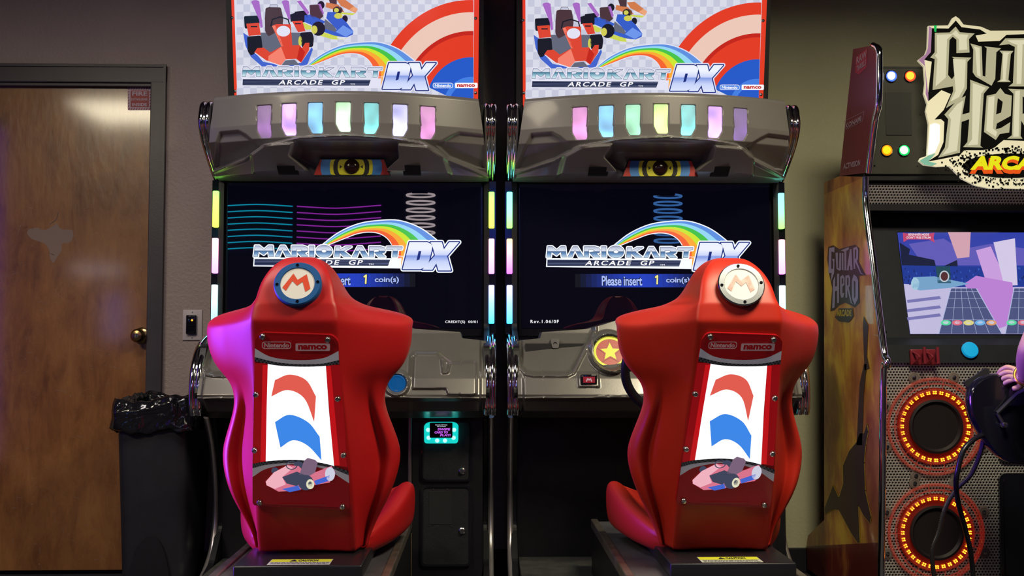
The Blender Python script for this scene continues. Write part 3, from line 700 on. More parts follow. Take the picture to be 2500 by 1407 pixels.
    for x0, x1 in ((692, 824), (1640, 1770)):
        def onto(px, py, y=-.5):
            for _ in range(8): q_ = L(px, py, y); y = y*.4+.6*float(header_y(np.array([[q_.x]]), np.array([[q_.z]]), False)[0, 0])
            return L(px, py, y)
        a = onto(460+x0/3.125, 1332/3.125); c = onto(460+x1/3.125, 1266/3.125)
        xm, zm = (a.x+c.x)/2, (a.z+c.z)/2; y_ = float(header_y(np.array([[xm]]), np.array([[a.z]]), False)[0, 0])
        y2_ = float(header_y(np.array([[xm]]), np.array([[c.z]]), False)[0, 0])
        obj('speaker_grille', [(a.x, y_-.006, a.z), (c.x, y_-.006, a.z), (c.x, y2_-.006, c.z), (a.x, y2_-.006, c.z), (a.x, y_+.02, a.z), (c.x, y_+.02, a.z), (c.x, y2_+.02, c.z), (a.x, y2_+.02, c.z)],
            [(0, 1, 2, 3), (0, 4, 5, 1), (1, 5, 6, 2), (2, 6, 7, 3), (3, 7, 4, 0)], mat('grille_cloth', (.003, .003, .004), .9), root)
    marquee_art(root)
    # console
    heightfield('dashboard', lambda W_: .533+0*W_, console_top, .705, 300, 120, console_y, greyc, root, -.33)
    sy = float(console_y(np.array([[STAR_C[0]]]), np.array([[STAR_C[1]-.0]]))[0, 0])
    nrm = Vector((0, -1, .45)).normalized(); c0 = Vector((STAR_C[0], sy-.014, STAR_C[1]))
    e1, e2 = Vector((1, 0, 0)), Vector((0, .41, .91)).normalized()
    A = Art(lambda x, y: c0+e1*x-e2*y, nrm); r_ = .062
    ye, re_ = mat('star_yellow', (.66, .72, .01), .35, em=(.66, .72, .01), es=.12), mat('star_red', (.40, .015, .01), .35, em=(.4, .01, .01), es=.1)
    A.disc(0, 0, r_, ye); A.up(); A.disc(0, 0, r_*.86, re_); A.up(); st = lambda k_: [(math.sin(PI*i/5)*r_*k_*(1 if i % 2 == 0 else .45), -math.cos(PI*i/5)*r_*k_*(1 if i % 2 == 0 else .45)) for i in range(10)]
    A.poly(st(.84), mat('star_shadow', (.12, .01, .015), .4)); A.up(); A.poly(st(.80), re_); A.up(); A.poly(st(.62), ye)
    A.build('star_emblem', root)
    b = MB(); b.lathe([(.070, -.02), (.070, .0), (.0645, .003), (.063, -.001)], c0, nrm); b.build('emblem_ring', chrome, root, True)
    c1 = Vector((sum(p[0] for p in MBTN)/4, 0, sum(p[1] for p in MBTN)/4)); c1.y = float(console_y(np.array([[c1.x]]), np.array([[c1.z]]))[0, 0])
    b = MB(); b.box((c1.x-.030, c1.y-.010, c1.z-.020), (c1.x+.030, c1.y+.012, c1.z+.020), bev=.003); b.build('push_button', blackg, root, True)
    A = Art(lambda x, y: Vector((c1.x+x, c1.y-.011, c1.z-y)), (0, -1, 0)); A.quad(-.022, -.012, .022, .010, glow('button_red', (165, 35, 50), .7)); A.up()
    A.stroke([(-.010, .006), (-.005, -.006), (0, .001), (.005, -.006), (.010, .006)], .004, glow('button_m', (220, 180, 185), .7), cap=False); A.build('button_face', root)
    yb = float(console_y(np.array([[BTN_C[0]]]), np.array([[BTN_C[1]]]))[0, 0]); b = MB()
    b.lathe([(.032, -.01), (.032, .012), (.029, .016), (.025, .012), (0, .013)], (BTN_C[0], yb, BTN_C[1])); b.build('round_button', mat('blue_button', (.005, .04, .13), .2, em=srgb(0, 110, 190), es=.35), root, True)
    for sx in (-1, 1):
        p = zc6(737, 420); yb = float(console_y(np.array([[p[0]]]), np.array([[p[1]]]))[0, 0]); x = p[0]*(-sx)
        b = MB(); b.prism(rnd([(x-.018, yb-.016, p[1]+.016), (x+.018, yb-.016, p[1]+.016), (x+.013, yb-.022, p[1]-.020), (x-.011, yb-.022, p[1]-.020)], .006, 3), (0, .03, 0)); b.lathe([(.0075, 0), (.0075, .002), (.005, .001), (0, .001)], (x, yb-.018, p[1]-.004), k=1)
        b.build('sensor_nub', [greyc, blackm], root)
    # steering wheel
    sw_ = empty('steering_wheel', (0, -.92, .90)); sw_.parent = root
    tilt = Matrix.Rotation(math.radians(24), 3, 'X')
    b = MB(); b.tube([tilt @ Vector((.165*math.cos(a), 0, .165*math.sin(a))) for a in np.linspace(0, 2*PI, 49)[:-1]], .0165, seg=14, closed=True); b.build('wheel_rim', mat('wheel_rubber', (.008, .008, .012), .35), sw_, True)
    b = MB()
    for a in (math.radians(180), 0, math.radians(270)):
        d = Vector((math.cos(a), 0, math.sin(a))); b.tube([tilt @ (d*.03), tilt @ (d*.16)], [.018, .011], seg=10, squash=.5)
    b.lathe([(.05, -.012), (.052, 0), (.045, .014), (0, .018)], (0, 0, 0), tilt @ Vector((0, -1, 0)))
    b.tube([tilt @ Vector((0, .01, 0)), (0, .26, -.08)], .028, seg=14); b.build('wheel_hub', blackg, sw_, True)
    # coin pedestal
    px0, px1, py_, z0, z1 = .247, .522, -.47, .055, .745
    b = MB(); b.box((px0, py_, z0), (px1, -.30, z1), bev=.003); b.build('coin_pedestal', black, root)
    b = MB(); b.box((px0-.016, py_-.004, .25), (px0-.001, -.32, .742), bev=.005); b.build('pedestal_edge_trim', mat('brushed_trim', (.42, .36, .40), .28, .9), root)
    b = MB(); b.prism([(px0-.016+.015*w_, py_-.005, z) for w_, z in ((0, .062), (1, .062), (1, .255), (.7, .27), (.75, .30), (.4, .32), (.35, .36), (0, .38))], (0, .13, 0)); b.build('chipped_board_edge', textured('chipboard', (.42, .33, .22), (.30, .22, .14), 60, .4, 200, .9), root)
    b = MB(); b.box((px0-.01, py_-.01, z0-.012), (px1+.002, -.30, z0+.004)); b.build('pedestal_foot_plate', steel, root)
    for (za, zb) in ((.455, .69), (.13, .44)):
        cx = (px0+px1)/2-.005; outer = rnd([(cx-.098, 0, za), (cx+.098, 0, za), (cx+.098, 0, zb), (cx-.098, 0, zb)], .022, 6); inner = rnd([(cx-.090, 0, za+.008), (cx+.090, 0, za+.008), (cx+.090, 0, zb-.008), (cx-.090, 0, zb-.008)], .018, 6)
        mv = lambda ps, y: [Vector((p.x, y, p.z)) for p in ps]
        b = MB(); b.prism(mv(outer, py_-.012), (0, .012, 0), holes=[mv(inner, py_-.012)]); b.build('coin_door_frame', blackg, root)
        d = MB(); d.prism(mv(inner, py_-.007), (0, .006, 0))
        dd = d.build('coin_door', textured('black_powder_coat', (.010, .010, .013), (.013, .013, .017), 20, .5, 500, .45), root)
        b = MB(); b.lathe([(.013, 0), (.013, .004), (.009, .007), (.009, .011), (0, .011)], (cx+.062, py_-.007, za+(.040 if za > .3 else .135))); b.box((cx+.061, py_-.0195, za+(.035 if za > .3 else .130)), (cx+.063, py_-.017, za+(.045 if za > .3 else .140)), k=1); b.build('door_lock', [steel, blackm], dd, True)
        if za < .3:
            b = MB(); b.box((cx-.066, py_-.0085, zb-.15), (cx+.024, py_-.0068, zb-.022), bev=.001); b.build('access_plate', blackm, dd)
            for (x, z) in ((cx-.05, zb-.014), (cx+.005, zb-.014), (cx-.062, zb-.155), (cx+.022, zb-.155)):
                q = MB(); q.lathe([(.0025, 0), (.0025, .002), (0, .002)], (x, py_-.0068, z), seg=8); q.build('rivet', steel, dd)
    # card reader
    cr = empty('card_reader', (.361, py_-.008, .645)); cr.parent = root
    tq = mat('lit_acrylic', (.02, .30, .30), .15, em=srgb(20, 215, 205), es=.95)
    hull = rnd([(-.065, 0, -.040), (.065, 0, -.040), (.066, 0, .030), (.050, 0, .040), (-.050, 0, .040), (-.066, 0, .030)], .012, 4)
    b = MB(); b.prism(hull, (0, -.035, 0)); b.build('reader_body', tq, cr)
    b = MB()
    for x, z in ((-.050, .012), (-.048, -.018), (-.015, -.029), (.015, -.029), (.048, -.018), (.050, .012)): b.lathe([(.008, 0), (.0065, .004), (0, .006)], (x, -.035, z), seg=12)
    b.build('reader_lights', glow('reader_light', (150, 255, 245), 2.0), cr)
    b = MB(); b.box((-.044, -.044, -.018), (.044, -.034, .040), bev=.003); b.build('reader_display', blackg, cr)
    A = Art(lambda x, y: Vector((x, -.0442, -y)), (0, -1, 0))
    wt, vi = glow('reader_white', (230, 235, 250), .9), glow('reader_violet', (195, 95, 230), 1)
    A.text('Normal: 5.0 Points', -.022, -.034, .024, -.030, wt, .02); A.text('VIP: 5.0 Points', -.016, -.028, .018, -.024, wt, .02)
    A.text('SWIPE', -.014, -.020, .034, -.010, vi, .05, .2); A.text('CARD TO', -.026, -.008, .026, .001, vi, .05, .2); A.text('PLAY!', -.004, .003, .036, .012, vi, .05, .2)
    A.build('reader_text', cr)
    # platform under the seat
    b = MB(); b.box((-.255, -2.02, .02), (.255, -.62, .315), bev=.004); b.build('seat_platform', black, root)
    b = MB(); b.box((-.235, -2.00, .3155), (.235, -.64, .325)); b.build('platform_deck', deck, root)
    for s_ in (-1, 1):
        b = MB(); b.box((s_*.258, -2.02, .300), (s_*.232, -.62, .332), bev=.004); b.build('deck_rail', alu if s_ > 0 or ox < 0 else alu, root)
    return root

# light panels: lens material with a dotted grain and hot lamp behind
def lens(i, c, s_):
    m = mat('lens_%d' % i, (.25, .25, .3), .25, em=srgb(*c), es=s_)
    t = NT(m); tc = t.n('ShaderNodeTexCoord'); mp = t.n('ShaderNodeSeparateXYZ'); t.l(tc.outputs['Object'], mp.inputs[0])
    k_ = 2*PI/.0042
    dots = t.math('ADD', t.math('MULTIPLY', t.math('MULTIPLY', t.math('SINE', t.math('MULTIPLY', mp.outputs[0], k_)), t.math('SINE', t.math('MULTIPLY', mp.outputs[2], k_))), .22), .9)
    hot = t.noise(t.coord((16, 1, 16)), 1.0, 0)
    low = t.math('MULTIPLY', t.math('MAXIMUM', t.math('SUBTRACT', 1.86, mp.outputs[2]), 0), 9)
    h2 = t.math('MULTIPLY', t.math('ADD', t.math('MULTIPLY', hot, 1.1), t.math('MULTIPLY', low, hot)), s_)
    h2 = t.math('MULTIPLY', h2, 1.55)
    t.l(t.math('MULTIPLY', dots, h2), t.b.inputs['Emission Strength'])
    return m
sl = {k_: lens(i, c, s_) for i, (k_, c, s_) in enumerate((('p0', (165, 100, 190), .55), ('p1', (205, 150, 255), 1.5), ('b', (110, 195, 245), 1.3), ('g', (190, 250, 190), 1.5), ('c', (110, 225, 225), 1.3), ('v', (190, 190, 255), 1.4), ('k', (230, 140, 215), 1.0), ('gg', (150, 235, 190), 1.2), ('y', (200, 250, 130), 1.5), ('v0', (140, 85, 200), .55)))}
cabinet(OX1, [sl[k_] for k_ in ('p0', 'p1', 'b', 'g', 'c', 'v', 'k')], ('gpc', 'gpb'), 'left grey and black racing arcade cabinet whose marquee stands nearest the wooden door')
cabinet(OX2, [sl[k_] for k_ in ('k', 'b', 'gg', 'y', 'c', 'p1', 'v0')], ('tmb', 'tpc'), 'right grey and black racing arcade cabinet standing beside the rhythm game cabinet')

# =================================================================== RACING SEATS
SX1, SX2 = -.512, .705
SO = Vector((SX1, 0, 0))
def spine_y(z): return float(np.interp(z, [.36, 1.05, 1.10, 1.16, 1.21, 1.245], [-1.489, -1.765, -1.757, -1.728, -1.69, -1.63]))
def seat(ox, faded, label):
    red_ = textured('orange_red_plastic', (.43, .019, .009), (.46, .022, .011), 4, .12, 900, .42, bdist=.0006, spec=.4) if faded else red_m  # right seat gets a slightly more orange red than the left one
    root = empty('racing_seat', (ox, 0, 0)); tag(root, label, 'seat')
    rows = []  # z, w2, ye, w1
    for py, a, b_, ye, w1 in ((1345, 616, 899, None, .140), (1301, 606, 906, None, .143), (1208, 571, 976, -1.46, .140), (1127, 545, 993, -1.44, .136), (1083, 544, 983, -1.45, .133), (1030, 554, 952, -1.47, .130), (985, 564, 934, -1.49, .127), (950, 560, 938, -1.50, .124), (925, 546, 950, -1.50, .122),
                              (895, 527, 993, -1.50, .121), (855, 509, 1012, -1.50, .120), (812, 503, 1016, -1.505, .119), (795, 504, 1014, -1.50, .118), (787, 504, 1014, -1.475, .118), (776, 508, 1004, -1.44, .117), (766, 530, 980, -1.425, .115), (757, 566, 940, -1.42, .113), (750, 598, 905, -1.44, .110), (743, 618, 880, -1.47, .107), (733, 636, 862, -1.51, .104), (720, 648, 852, -1.54, .102), (695, 664, 843, -1.56, .099), (665, 676, 826, -1.57, .090), (643, 694, 803, -1.575, .070), (629, 716, 778, -1.58, .045)):
        y_ = ye if ye else -1.47; pa, pb = at(a, py, y_), at(b_, py, y_)
        z = pa.z; w2 = (pb.x-pa.x)/2
        if not ye: y_ = -1.40; 
        rows.append((z, w2, y_, w1))
    ring_n = None; V = []; creased = []
    for ri, (z, w2, ye, w1) in enumerate(rows):
        yr = spine_y(z); w1 = min(w1, w2*.9); body = z < 1.0
        head = z > 1.10
        if ri < 2: zz = z-.0
        else: zz = z
        d = ye-yr
        # shift rows up for parts nearer the camera is not needed: rows are level slices
        half = [(0, yr), (w1*.6, yr), (w1*.94, yr+.001), (w1+.002, yr+.010)]
        if head:
            half += [(w1+(w2-w1)*.35, yr+d*.25), (w1+(w2-w1)*.7, yr+d*.5), (w1+(w2-w1)*.92, yr+d*.75), (w2, ye+.01), (w2*.97, ye+.035), (w2*.7, ye+.05)]
        else:
            t = min(1, max(0, (.90-z)/.10)); lw = lambda a, c: a*(1-t)+c*t; W_ = w2-w1
            half += [(w1+W_*.22, yr+d*lw(.22, .42)), (w1+W_*.50, yr+d*lw(.50, .84)), (w1+W_*.56, yr+d*lw(.57, .86)), (w1+W_*lw(.86, .80), lw(yr+d*.84, ye-.045)), (w2, ye+.012), (w2*.97, ye+.065)]
            if z < .49: half[0] = (0, yr+.022); half[1] = (w1*.5, yr+.020)
        fr_ = ye+.02 if not head else ye+.055
        half += [(w2*.72, fr_+.045), (w1*.7, min(fr_+.0, yr+.26)), (0, min(fr_-.005, yr+.25))]
        ring = [(x, y, zz) for x, y in half]+[(-x, y, zz) for x, y in reversed(half[1:-1])]
        ring_n = len(ring); V += ring
    Fc = []; R_ = len(rows)
    for j in range(R_-1):
        for i in range(ring_n): a = j*ring_n+i; b_ = j*ring_n+(i+1) % ring_n; Fc.append((a, b_, b_+ring_n, a+ring_n))
    Fc.append(tuple(range(ring_n-1, -1, -1))); Fc.append(tuple((R_-1)*ring_n+i for i in range(ring_n)))
    o = obj('seat_back', V, Fc, red_, root, True)
    bm = bmesh.new(); bm.from_mesh(o.data); bmesh.ops.recalc_face_normals(bm, faces=bm.faces[:])
    cl = bm.edges.layers.float.get('crease_edge') or bm.edges.layers.float.new('crease_edge'); bm.verts.ensure_lookup_table()
    for e in bm.edges:
        i, k_ = e.verts[0].index, e.verts[1].index
        if i % ring_n == k_ % ring_n and i % ring_n in (3, ring_n-3): e[cl] = .75
        if i % ring_n == k_ % ring_n and i % ring_n in (5, 6, ring_n-5, ring_n-6) and max(i, k_)//ring_n < 8: e[cl] = .35
        if i < ring_n and k_ < ring_n: e[cl] = .6
    bm.to_mesh(o.data); bm.free()
    md = o.modifiers.new('subdivision', 'SUBSURF'); md.levels = md.render_levels = 3
    # seat pan with side bolsters
    V = []; n = 0
    secs = [(-1.44, .385, .16, .03), (-1.36, .40, .20, .055), (-1.25, .415, .25, .085), (-1.12, .43, .275, .115), (-1.03, .44, .285, .130), (-1.0, .44, .283, .122), (-.985, .435, .26, .10)]
    for y, zc, w_, hb in secs:
        zl = .335+.03*(y+1.44)
        pr = [(0, zl), (w_*.7, zl), (w_*.93, zl+.02), (w_, zl+.05), (w_*1.01, zc+hb*.35), (w_*.99, zc+hb*.62), (w_*.90, zc+hb*.70), (w_*.78, zc+hb*.55), (w_*.62, zc+.0), (w_*.3, zc-.02), (0, zc-.02)]
        rg = [(x, y, z) for x, z in pr]+[(-x, y, z) for x, z in reversed(pr[1:-1])]; n = len(rg); V += rg
    Fc = []
    for j in range(len(secs)-1):
        for i in range(n): Fc.append((j*n+i, j*n+(i+1) % n, (j+1)*n+(i+1) % n, (j+1)*n+i))
    Fc.append(tuple(range(n-1, -1, -1))); Fc.append(tuple((len(secs)-1)*n+i for i in range(n)))
    o2 = obj('seat_pan', V, Fc, red_, root, True); bm = bmesh.new(); bm.from_mesh(o2.data); bmesh.ops.recalc_face_normals(bm, faces=bm.faces[:]); bm.to_mesh(o2.data); bm.free()
    md = o2.modifiers.new('subdivision', 'SUBSURF'); md.levels = md.render_levels = 3
    b = MB(); b.box((-.178, -1.66, .334), (.178, -1.10, .374), bev=.005); b.build('base_plate', mat('black_base_plate', (.010, .010, .014), .3), root, True)
    A = Art(lambda x, y: Vector((x, y, .3745)), (0, 0, 1)); yel, whi = mat('caution_yellow', (.55, .55, .03), .5), mat('caution_white', (.42, .42, .38), .5)
    A.quad(-.087, -1.652, .087, -1.575, whi); A.up(); A.quad(-.085, -1.615, .085, -1.577, yel); A.up()
    A.text('CAUTION', -.008, -1.584, .048, -1.608, blackm, .04); A.poly([(-.032, -1.608), (-.010, -1.608), (-.021, -1.582)], blackm)
    for k_ in range(3):
        x = -.080
        while x < .075: q_ = random.uniform(.004, .014); A.quad(x, -1.6225-.009*k_, x+q_, -1.6265-.009*k_, mat('caution_grey', (.2, .2, .19), .6)); x += q_+.002
    A.build('caution_sticker', root)
    # emblem on the head rest
    ec = at(728, 697, -1.742)-SO; en = Vector((0, -1, .42)).normalized()
    ring_m = mat('worn_chrome_ring', (.42, .45, .52), .18, 1) if faded else mat('blue_ring', (.004, .075, .26), .5, spec=.3)
    b = MB(); b.lathe([(.064, -.02), (.065, .010), (.062, .014), (.048, .014), (.046, .010), (.046, -.005)], ec, en, seg=48); er = b.build('emblem_ring', ring_m, root, True)
    b = MB(); b.lathe([(.047, -.01), (.047, .011), (.0, .011)], ec, en, seg=40); ed = b.build('emblem_disc', mat('faded_white_disc', (.60, .58, .60), .5) if faded else mat('white_disc', (.66, .64, .62), .45), root)
    u, v_ = Vector((1, 0, 0)), Vector((0, .387, .922)).normalized(); rot = 0
    A = Art(lambda x, y: ec+en*.0115+u*(x*math.cos(rot)+y*math.sin(rot))+v_*(-y*math.cos(rot)+x*math.sin(rot)), en)
    mr = textured('faded_emblem_red', (.52, .38, .38), (.46, .22, .20), 60, 0, 10, .5) if faded else mat('emblem_red', (.62, .06, .02), .4)
    S = lambda *p: [((x-894)/155*.047, (y-336)/140*.047) for x, y in p]
    A.poly(S((762, 372), (850, 246), (892, 303), (970, 252), (1012, 382), (970, 410), (938, 320), (892, 355), (846, 312), (796, 402)), mr); A.build('emblem_letter', ed)
    for a in (90, 180, 270, 0):
        q = MB(); a_ = math.radians(a+4); p = ec+en*.0142+u*(.055*math.cos(a_))+v_*(.055*math.sin(a_)); q.lathe([(.0042, 0), (.0042, .0015), (.0022, .0015), (.0022, .0003), (0, .0003)], p, en, seg=14); q.build('socket_screw', blackg, er, True)
    # lit picture panel
    P0 = Vector((SX1, -1.765-.006, 1.05)); N = Vector((0, -1, -.40)).normalized()
    P0 = P0+N*.004
    to = lambda x, y: hit(440+x/2.244, 780+y/2.244, P0, N)-SO
    out = rnd([to(x, y) for x, y in ((412, 110), (440, 72), (832, 86), (866, 120), (880, 400), (926, 880), (930, 1045), (396, 1020), (396, 800), (404, 400))], .012, 4)
    b = MB(); b.prism(out, -N*.016); b.build('picture_panel', mat('panel_red', (.30, .006, .010), .12, em=srgb(120, 5, 12), es=.10), root)
    A = Art(to, N); dr, wh = mat('print_dark_red', (.30, .006, .010), .14, em=srgb(140, 8, 14), es=.12), mat('print_white', (.50, .48, .56), .14, em=(.5, .5, .62), es=.10)
    ck = mat('print_check', (.03, .035, .05), .15); ck2 = mat('print_check_pale', (.12, .13, .17), .15)
    lr = glow('backlit_red', (205, 18, 26), .8); lr2 = glow('backlit_red_soft', (160, 10, 18), .6); lw = glow('backlit_white', (250, 246, 255), 1.5)
    A.poly([(408, 240), (478, 240), (470, 790), (399, 790)], lr2); A.poly([(798, 250), (872, 250), (916, 810), (842, 800)], lr2); A.up()
    A.poly([(452, 250), (480, 250), (471, 785), (440, 785)], lr); A.poly([(798, 255), (824, 255), (874, 800), (842, 800)], lr); A.up()
    A.poly([(481, 225), (797, 240), (815, 500), (844, 810), (469, 790), (474, 500)], lw); A.up()
    cv = lambda pts: bez(pts, 6)
    t0_ = cv([(410, 158), (500, 205), (640, 222), (780, 212), (868, 172)]); t1_ = cv([(408, 205), (520, 232), (640, 244), (770, 242), (870, 222)]); t2_ = cv([(408, 228), (520, 250), (640, 258), (770, 256), (872, 244)])
    top = [(410, 110), (440, 84), (832, 96), (864, 120), (867, 172)]
    A.poly(top+list(reversed(t0_)), dr); A.band(t0_, t1_, wh); A.band(t1_, t2_, ck); A.up()
    def checks(a_, b_, n_):
        m_ = len(a_)-1
        for i in range(n_):
            for r_ in (0, 1):
                if (i+r_) % 2: continue
                def pt(t, q): 
                    f = min(t*m_, m_-1e-6); j = int(f); g = f-j; A_ = [a_[j][k]*(1-g)+a_[j+1][k]*g for k in (0, 1)]; B_ = [b_[j][k]*(1-g)+b_[j+1][k]*g for k in (0, 1)]; return (A_[0]*(1-q)+B_[0]*q, A_[1]*(1-q)+B_[1]*q)
                A.raw([pt(i/n_, r_*.5), pt((i+1)/n_, r_*.5), pt((i+1)/n_, r_*.5+.5), pt(i/n_, r_*.5+.5)], [(0, 1, 2, 3)], ck2)
    checks(t1_, t2_, 44)
    l0 = cv([(397, 790), (480, 775), (640, 768), (800, 790), (924, 830)]); l1 = cv([(397, 814), (480, 794), (640, 784), (800, 806), (924, 852)]); l2 = cv([(397, 862), (480, 815), (640, 792), (800, 822), (926, 896)])
    A.band(l0, l1, ck); A.band(l1, l2, wh); A.poly(l2+[(928, 1030), (398, 1008)], dr); A.up(); checks(l0, l1, 44); A.up()
    # plain colour ribbons in place of the figure
    A.band(cv([(520, 330), (600, 300), (690, 330), (745, 420)]), cv([(500, 420), (590, 385), (680, 430), (735, 560)]), glow('ribbon_red', (225, 92, 78), 1))
    A.band(cv([(520, 560), (600, 520), (700, 560), (765, 640)]), cv([(550, 700), (620, 660), (700, 690), (775, 770)]), glow('ribbon_blue', (60, 135, 232), 1)); A.up()
    # kart, plain
    f = lambda *p: list(p); k_p, k_l, k_d = G['k_pink'], G['k_pink_light'], glow('kd', (70, 75, 100), .8)
    A.disc(520, 826, 20, k_d, 18); A.disc(650, 795, 26, k_d, 20); A.up()
    A.poly(f((470, 885), (515, 835), (590, 795), (650, 800), (700, 850), (830, 800), (850, 835), (820, 890), (730, 905), (640, 935), (540, 940), (475, 905)), k_p); A.up()
    A.poly(f((470, 885), (515, 835), (590, 795), (620, 810), (560, 860), (580, 900), (520, 925), (475, 905)), k_l); A.poly(f((560, 860), (640, 830), (700, 855), (640, 910), (585, 895)), k_d)
    A.poly(f((655, 845), (680, 770), (700, 755), (740, 765), (755, 780), (740, 835), (700, 860)), glow('ks', (130, 105, 130), .85)); A.up()
    A.poly(f((560, 925), (650, 905), (660, 930), (600, 942)), G['k_side_blue']); A.poly(f((735, 880), (820, 850), (818, 880), (745, 903)), G['k_side_blue'])
    A.ring(612, 795, 26, 32, k_d, .75); A.disc(822, 843, 27, glow('kw', (215, 215, 235), .9), 38); A.disc(690, 890, 42, k_d, 42); A.up(); A.disc(714, 898, 22, glow('kh', (235, 232, 200), .9), 27); A.disc(714, 898, 12, k_d, 15)
    A.up(2)
    lg = mat('print_pale', (.48, .30, .33), .2, em=(.5, .3, .34), es=.12)
    A.poly(rrect(450, 117, 610, 157, 20), lg, [list(reversed(rrect(454, 121, 606, 153, 16)))]); A.text('Nintendo', 463, 124, 598, 150, lg, .03)
    A.poly(rrect(634, 127, 822, 168, 6), lg); A.up(); A.text('namco', 648, 134, 806, 161, dr, .05)
    x = 540
    while x < 790: q_ = random.uniform(4, 16); A.quad(x, 1009, x+q_, 1013, mat('print_faint', (.22, .03, .03), .3)); x += q_+3
    A.build('panel_picture', root)
    for (x, y) in ((454, 91), (810, 108), (417, 408), (864, 431), (410, 713), (895, 739), (437, 998), (890, 1021)):
        q = MB(); q.lathe([(.0085, -.004), (.0085, .002), (.0065, .0055), (.003, .0065), (.003, .005), (0, .005)], to(x, y)+N*.006, N, seg=20); q.build('screw', steel, root, True)
    return root
seat(SX1, False, 'red racing seat back with a bright blue ring around its round head rest emblem')
seat(SX2, True, 'red racing seat back with a worn silver ring around its faded round emblem')

# =================================================================== TRASH CAN
r = empty('trash_can', (-1.262, -.33, 0)); tag(r, 'tall black slim rectangular trash can beside the wooden door', 'trash can')
can = textured('can_plastic', (.014, .014, .020), (.019, .018, .026), 10, .15, 200, .42)
b = MB(); V = []; n = 0; prof = [(.12, .155, 0), (.122, .158, .02), (.140, .200, .735), (.148, .208, .738), (.148, .208, .762), (.138, .198, .762), (.134, .194, .73), (.116, .15, .03)]
for wx, wy, z in prof:
    ring = rnd([(-wx, -wy, z), (wx, -wy, z), (wx, wy, z), (-wx, wy, z)], .05, 5); n = len(ring); V += ring
Fc = [(j*n+i, j*n+(i+1) % n, (j+1)*n+(i+1) % n, (j+1)*n+i) for j in range(len(prof)-1) for i in range(n)]+[tuple(range(n)), tuple((len(prof)-1)*n+i for i in range(n))]
o = obj('can_body', V, Fc, can, r, True)
try: o.data.set_sharp_from_angle(angle=math.radians(40))
except Exception: pass
b = MB()
arch = [(-.075+.15*(1-math.cos(a))/2, -.0, 0) for a in (0,)]
pts = [(.075*math.cos(a)*(1), -.172, .02+.24*abs(math.sin(a))) for a in np.linspace(PI, 0, 20)]
b.prism([(p[0], p[1]-.002-.055*p[2], p[2]) for p in pts], (0, .008, 0)); b.build('arched_recess', mat('can_recess', (.006, .006, .010), .5), r)
# liner bag
bag = mat('black_bin_liner', (.007, .007, .010), .13, spec=.8); V = []; NN = 150; RR = []
def rr_ring(wx, wy, z, k_): return [Vector(p) for p in rnd([(-wx, -wy, z), (wx, -wy, z), (wx, wy, z), (-wx, wy, z)], .055, 5)]
def resample(ring, N_):
    ring = ring+[ring[0]]; d = [0]
    for a, c in zip(ring[:-1], ring[1:]): d.append(d[-1]+(c-a).length)
    out = []
    for i in range(N_):
        s_ = d[-1]*i/N_; j = max(k for k in range(len(d)) if d[k] <= s_+1e-9); j = min(j, len(ring)-2); t_ = (s_-d[j])/max(d[j+1]-d[j], 1e-9); out.append(ring[j].lerp(ring[j+1], t_))
    return out
ph = [random.uniform(0, 6.28) for _ in range(12)]
def wr(a, j): return sum(math.sin(a*f+ph[i]+j*g)/(1+i*.25) for i, (f, g) in enumerate(((3, .5), (5, .8), (8, -.9), (13, .7), (21, -.6), (34, 1.3))))
levels = [(.118, .178, .60, 0), (.128, .188, .70, .3), (.135, .196, .765, .5), (.142, .204, .781, .4), (.149, .213, .775, .5), (.154, .219, .750, 1), (.155, .220, .725, 1.2), (.153, .219, .700, 1.2), (.155, .220, .680, 1.2), (.158, .223, .662, 1.0), (.151, .216, .655, .8)]
for j, (wx, wy, z, am) in enumerate(levels):
    rg = resample(rr_ring(wx, wy, z, 0), NN)
    for i, p in enumerate(rg):
        a = 2*PI*i/NN; w_ = wr(a, j*.55); q = Vector((p.x, p.y, 0)).normalized()
        pp = p+q*(w_*.0042*am); pp.z += (.007*wr(a*.7+1, 2)*(1 if j > 1 else .4)+(.010*math.sin(a*2+1.2) if j > 3 else 0))*(.6+.4*am)
        if j > 4: pp.z += .018*max(0, -math.cos(a))*0
        V.append(pp)
Fc = [(j*NN+i, j*NN+(i+1) % NN, (j+1)*NN+(i+1) % NN, (j+1)*NN+i) for j in range(len(levels)-1) for i in range(NN)]
lb = obj('bin_liner', [v+Vector((-1.262, -.33, 0)) for v in V], Fc, bag, None, True, origin=(-1.262, -.33, .63))
t = NT(bag); v = t.coord((1, 1, 2)); t.bump(t.noise(v, 7, 2, .5, 1.2), .55, .03)
md = lb.modifiers.new('thickness', 'SOLIDIFY'); md.thickness = .0012
tag(lb, 'crinkled shiny black liner bag folded over the trash can rim', 'trash bag')

# =================================================================== RHYTHM GAME CABINET
GX, GX2 = 1.40, 2.47
g = empty('arcade_music_cabinet', (GX, 0, 0)); tag(g, 'tall black arcade music game cabinet with orange flame side and glowing logo sign', 'arcade machine')
def gx(px, py): p = atx(px, py, GX); return Vector((0, p.y, p.z))
front_up = [(2124, 112), (2137, 122), (2139, 150), (2138, 250), (2128, 300), (2113, 422)]
front_lo = [(2106, 432), (2107, 505), (2124, 640), (2138, 760), (2151, 862), (2158, 880), (2158, 892), (2149, 905), (2147, 1100), (2145, 1250), (2143, 1407)]
fu, fl = [gx(*p) for p in front_up], [gx(*p) for p in front_lo]
flb = fl+[Vector((0, fl[-1].y, .02))]
up_poly = [gx(2083, 120)]+fu+[gx(2050, 430)]
lo_poly = [gx(2012, 446), gx(2050, 430)]+flb+[Vector((0, -.03, .02)), Vector((0, -.03, .13)), Vector((0, -.05, .165)), gx(2012, 1270)]
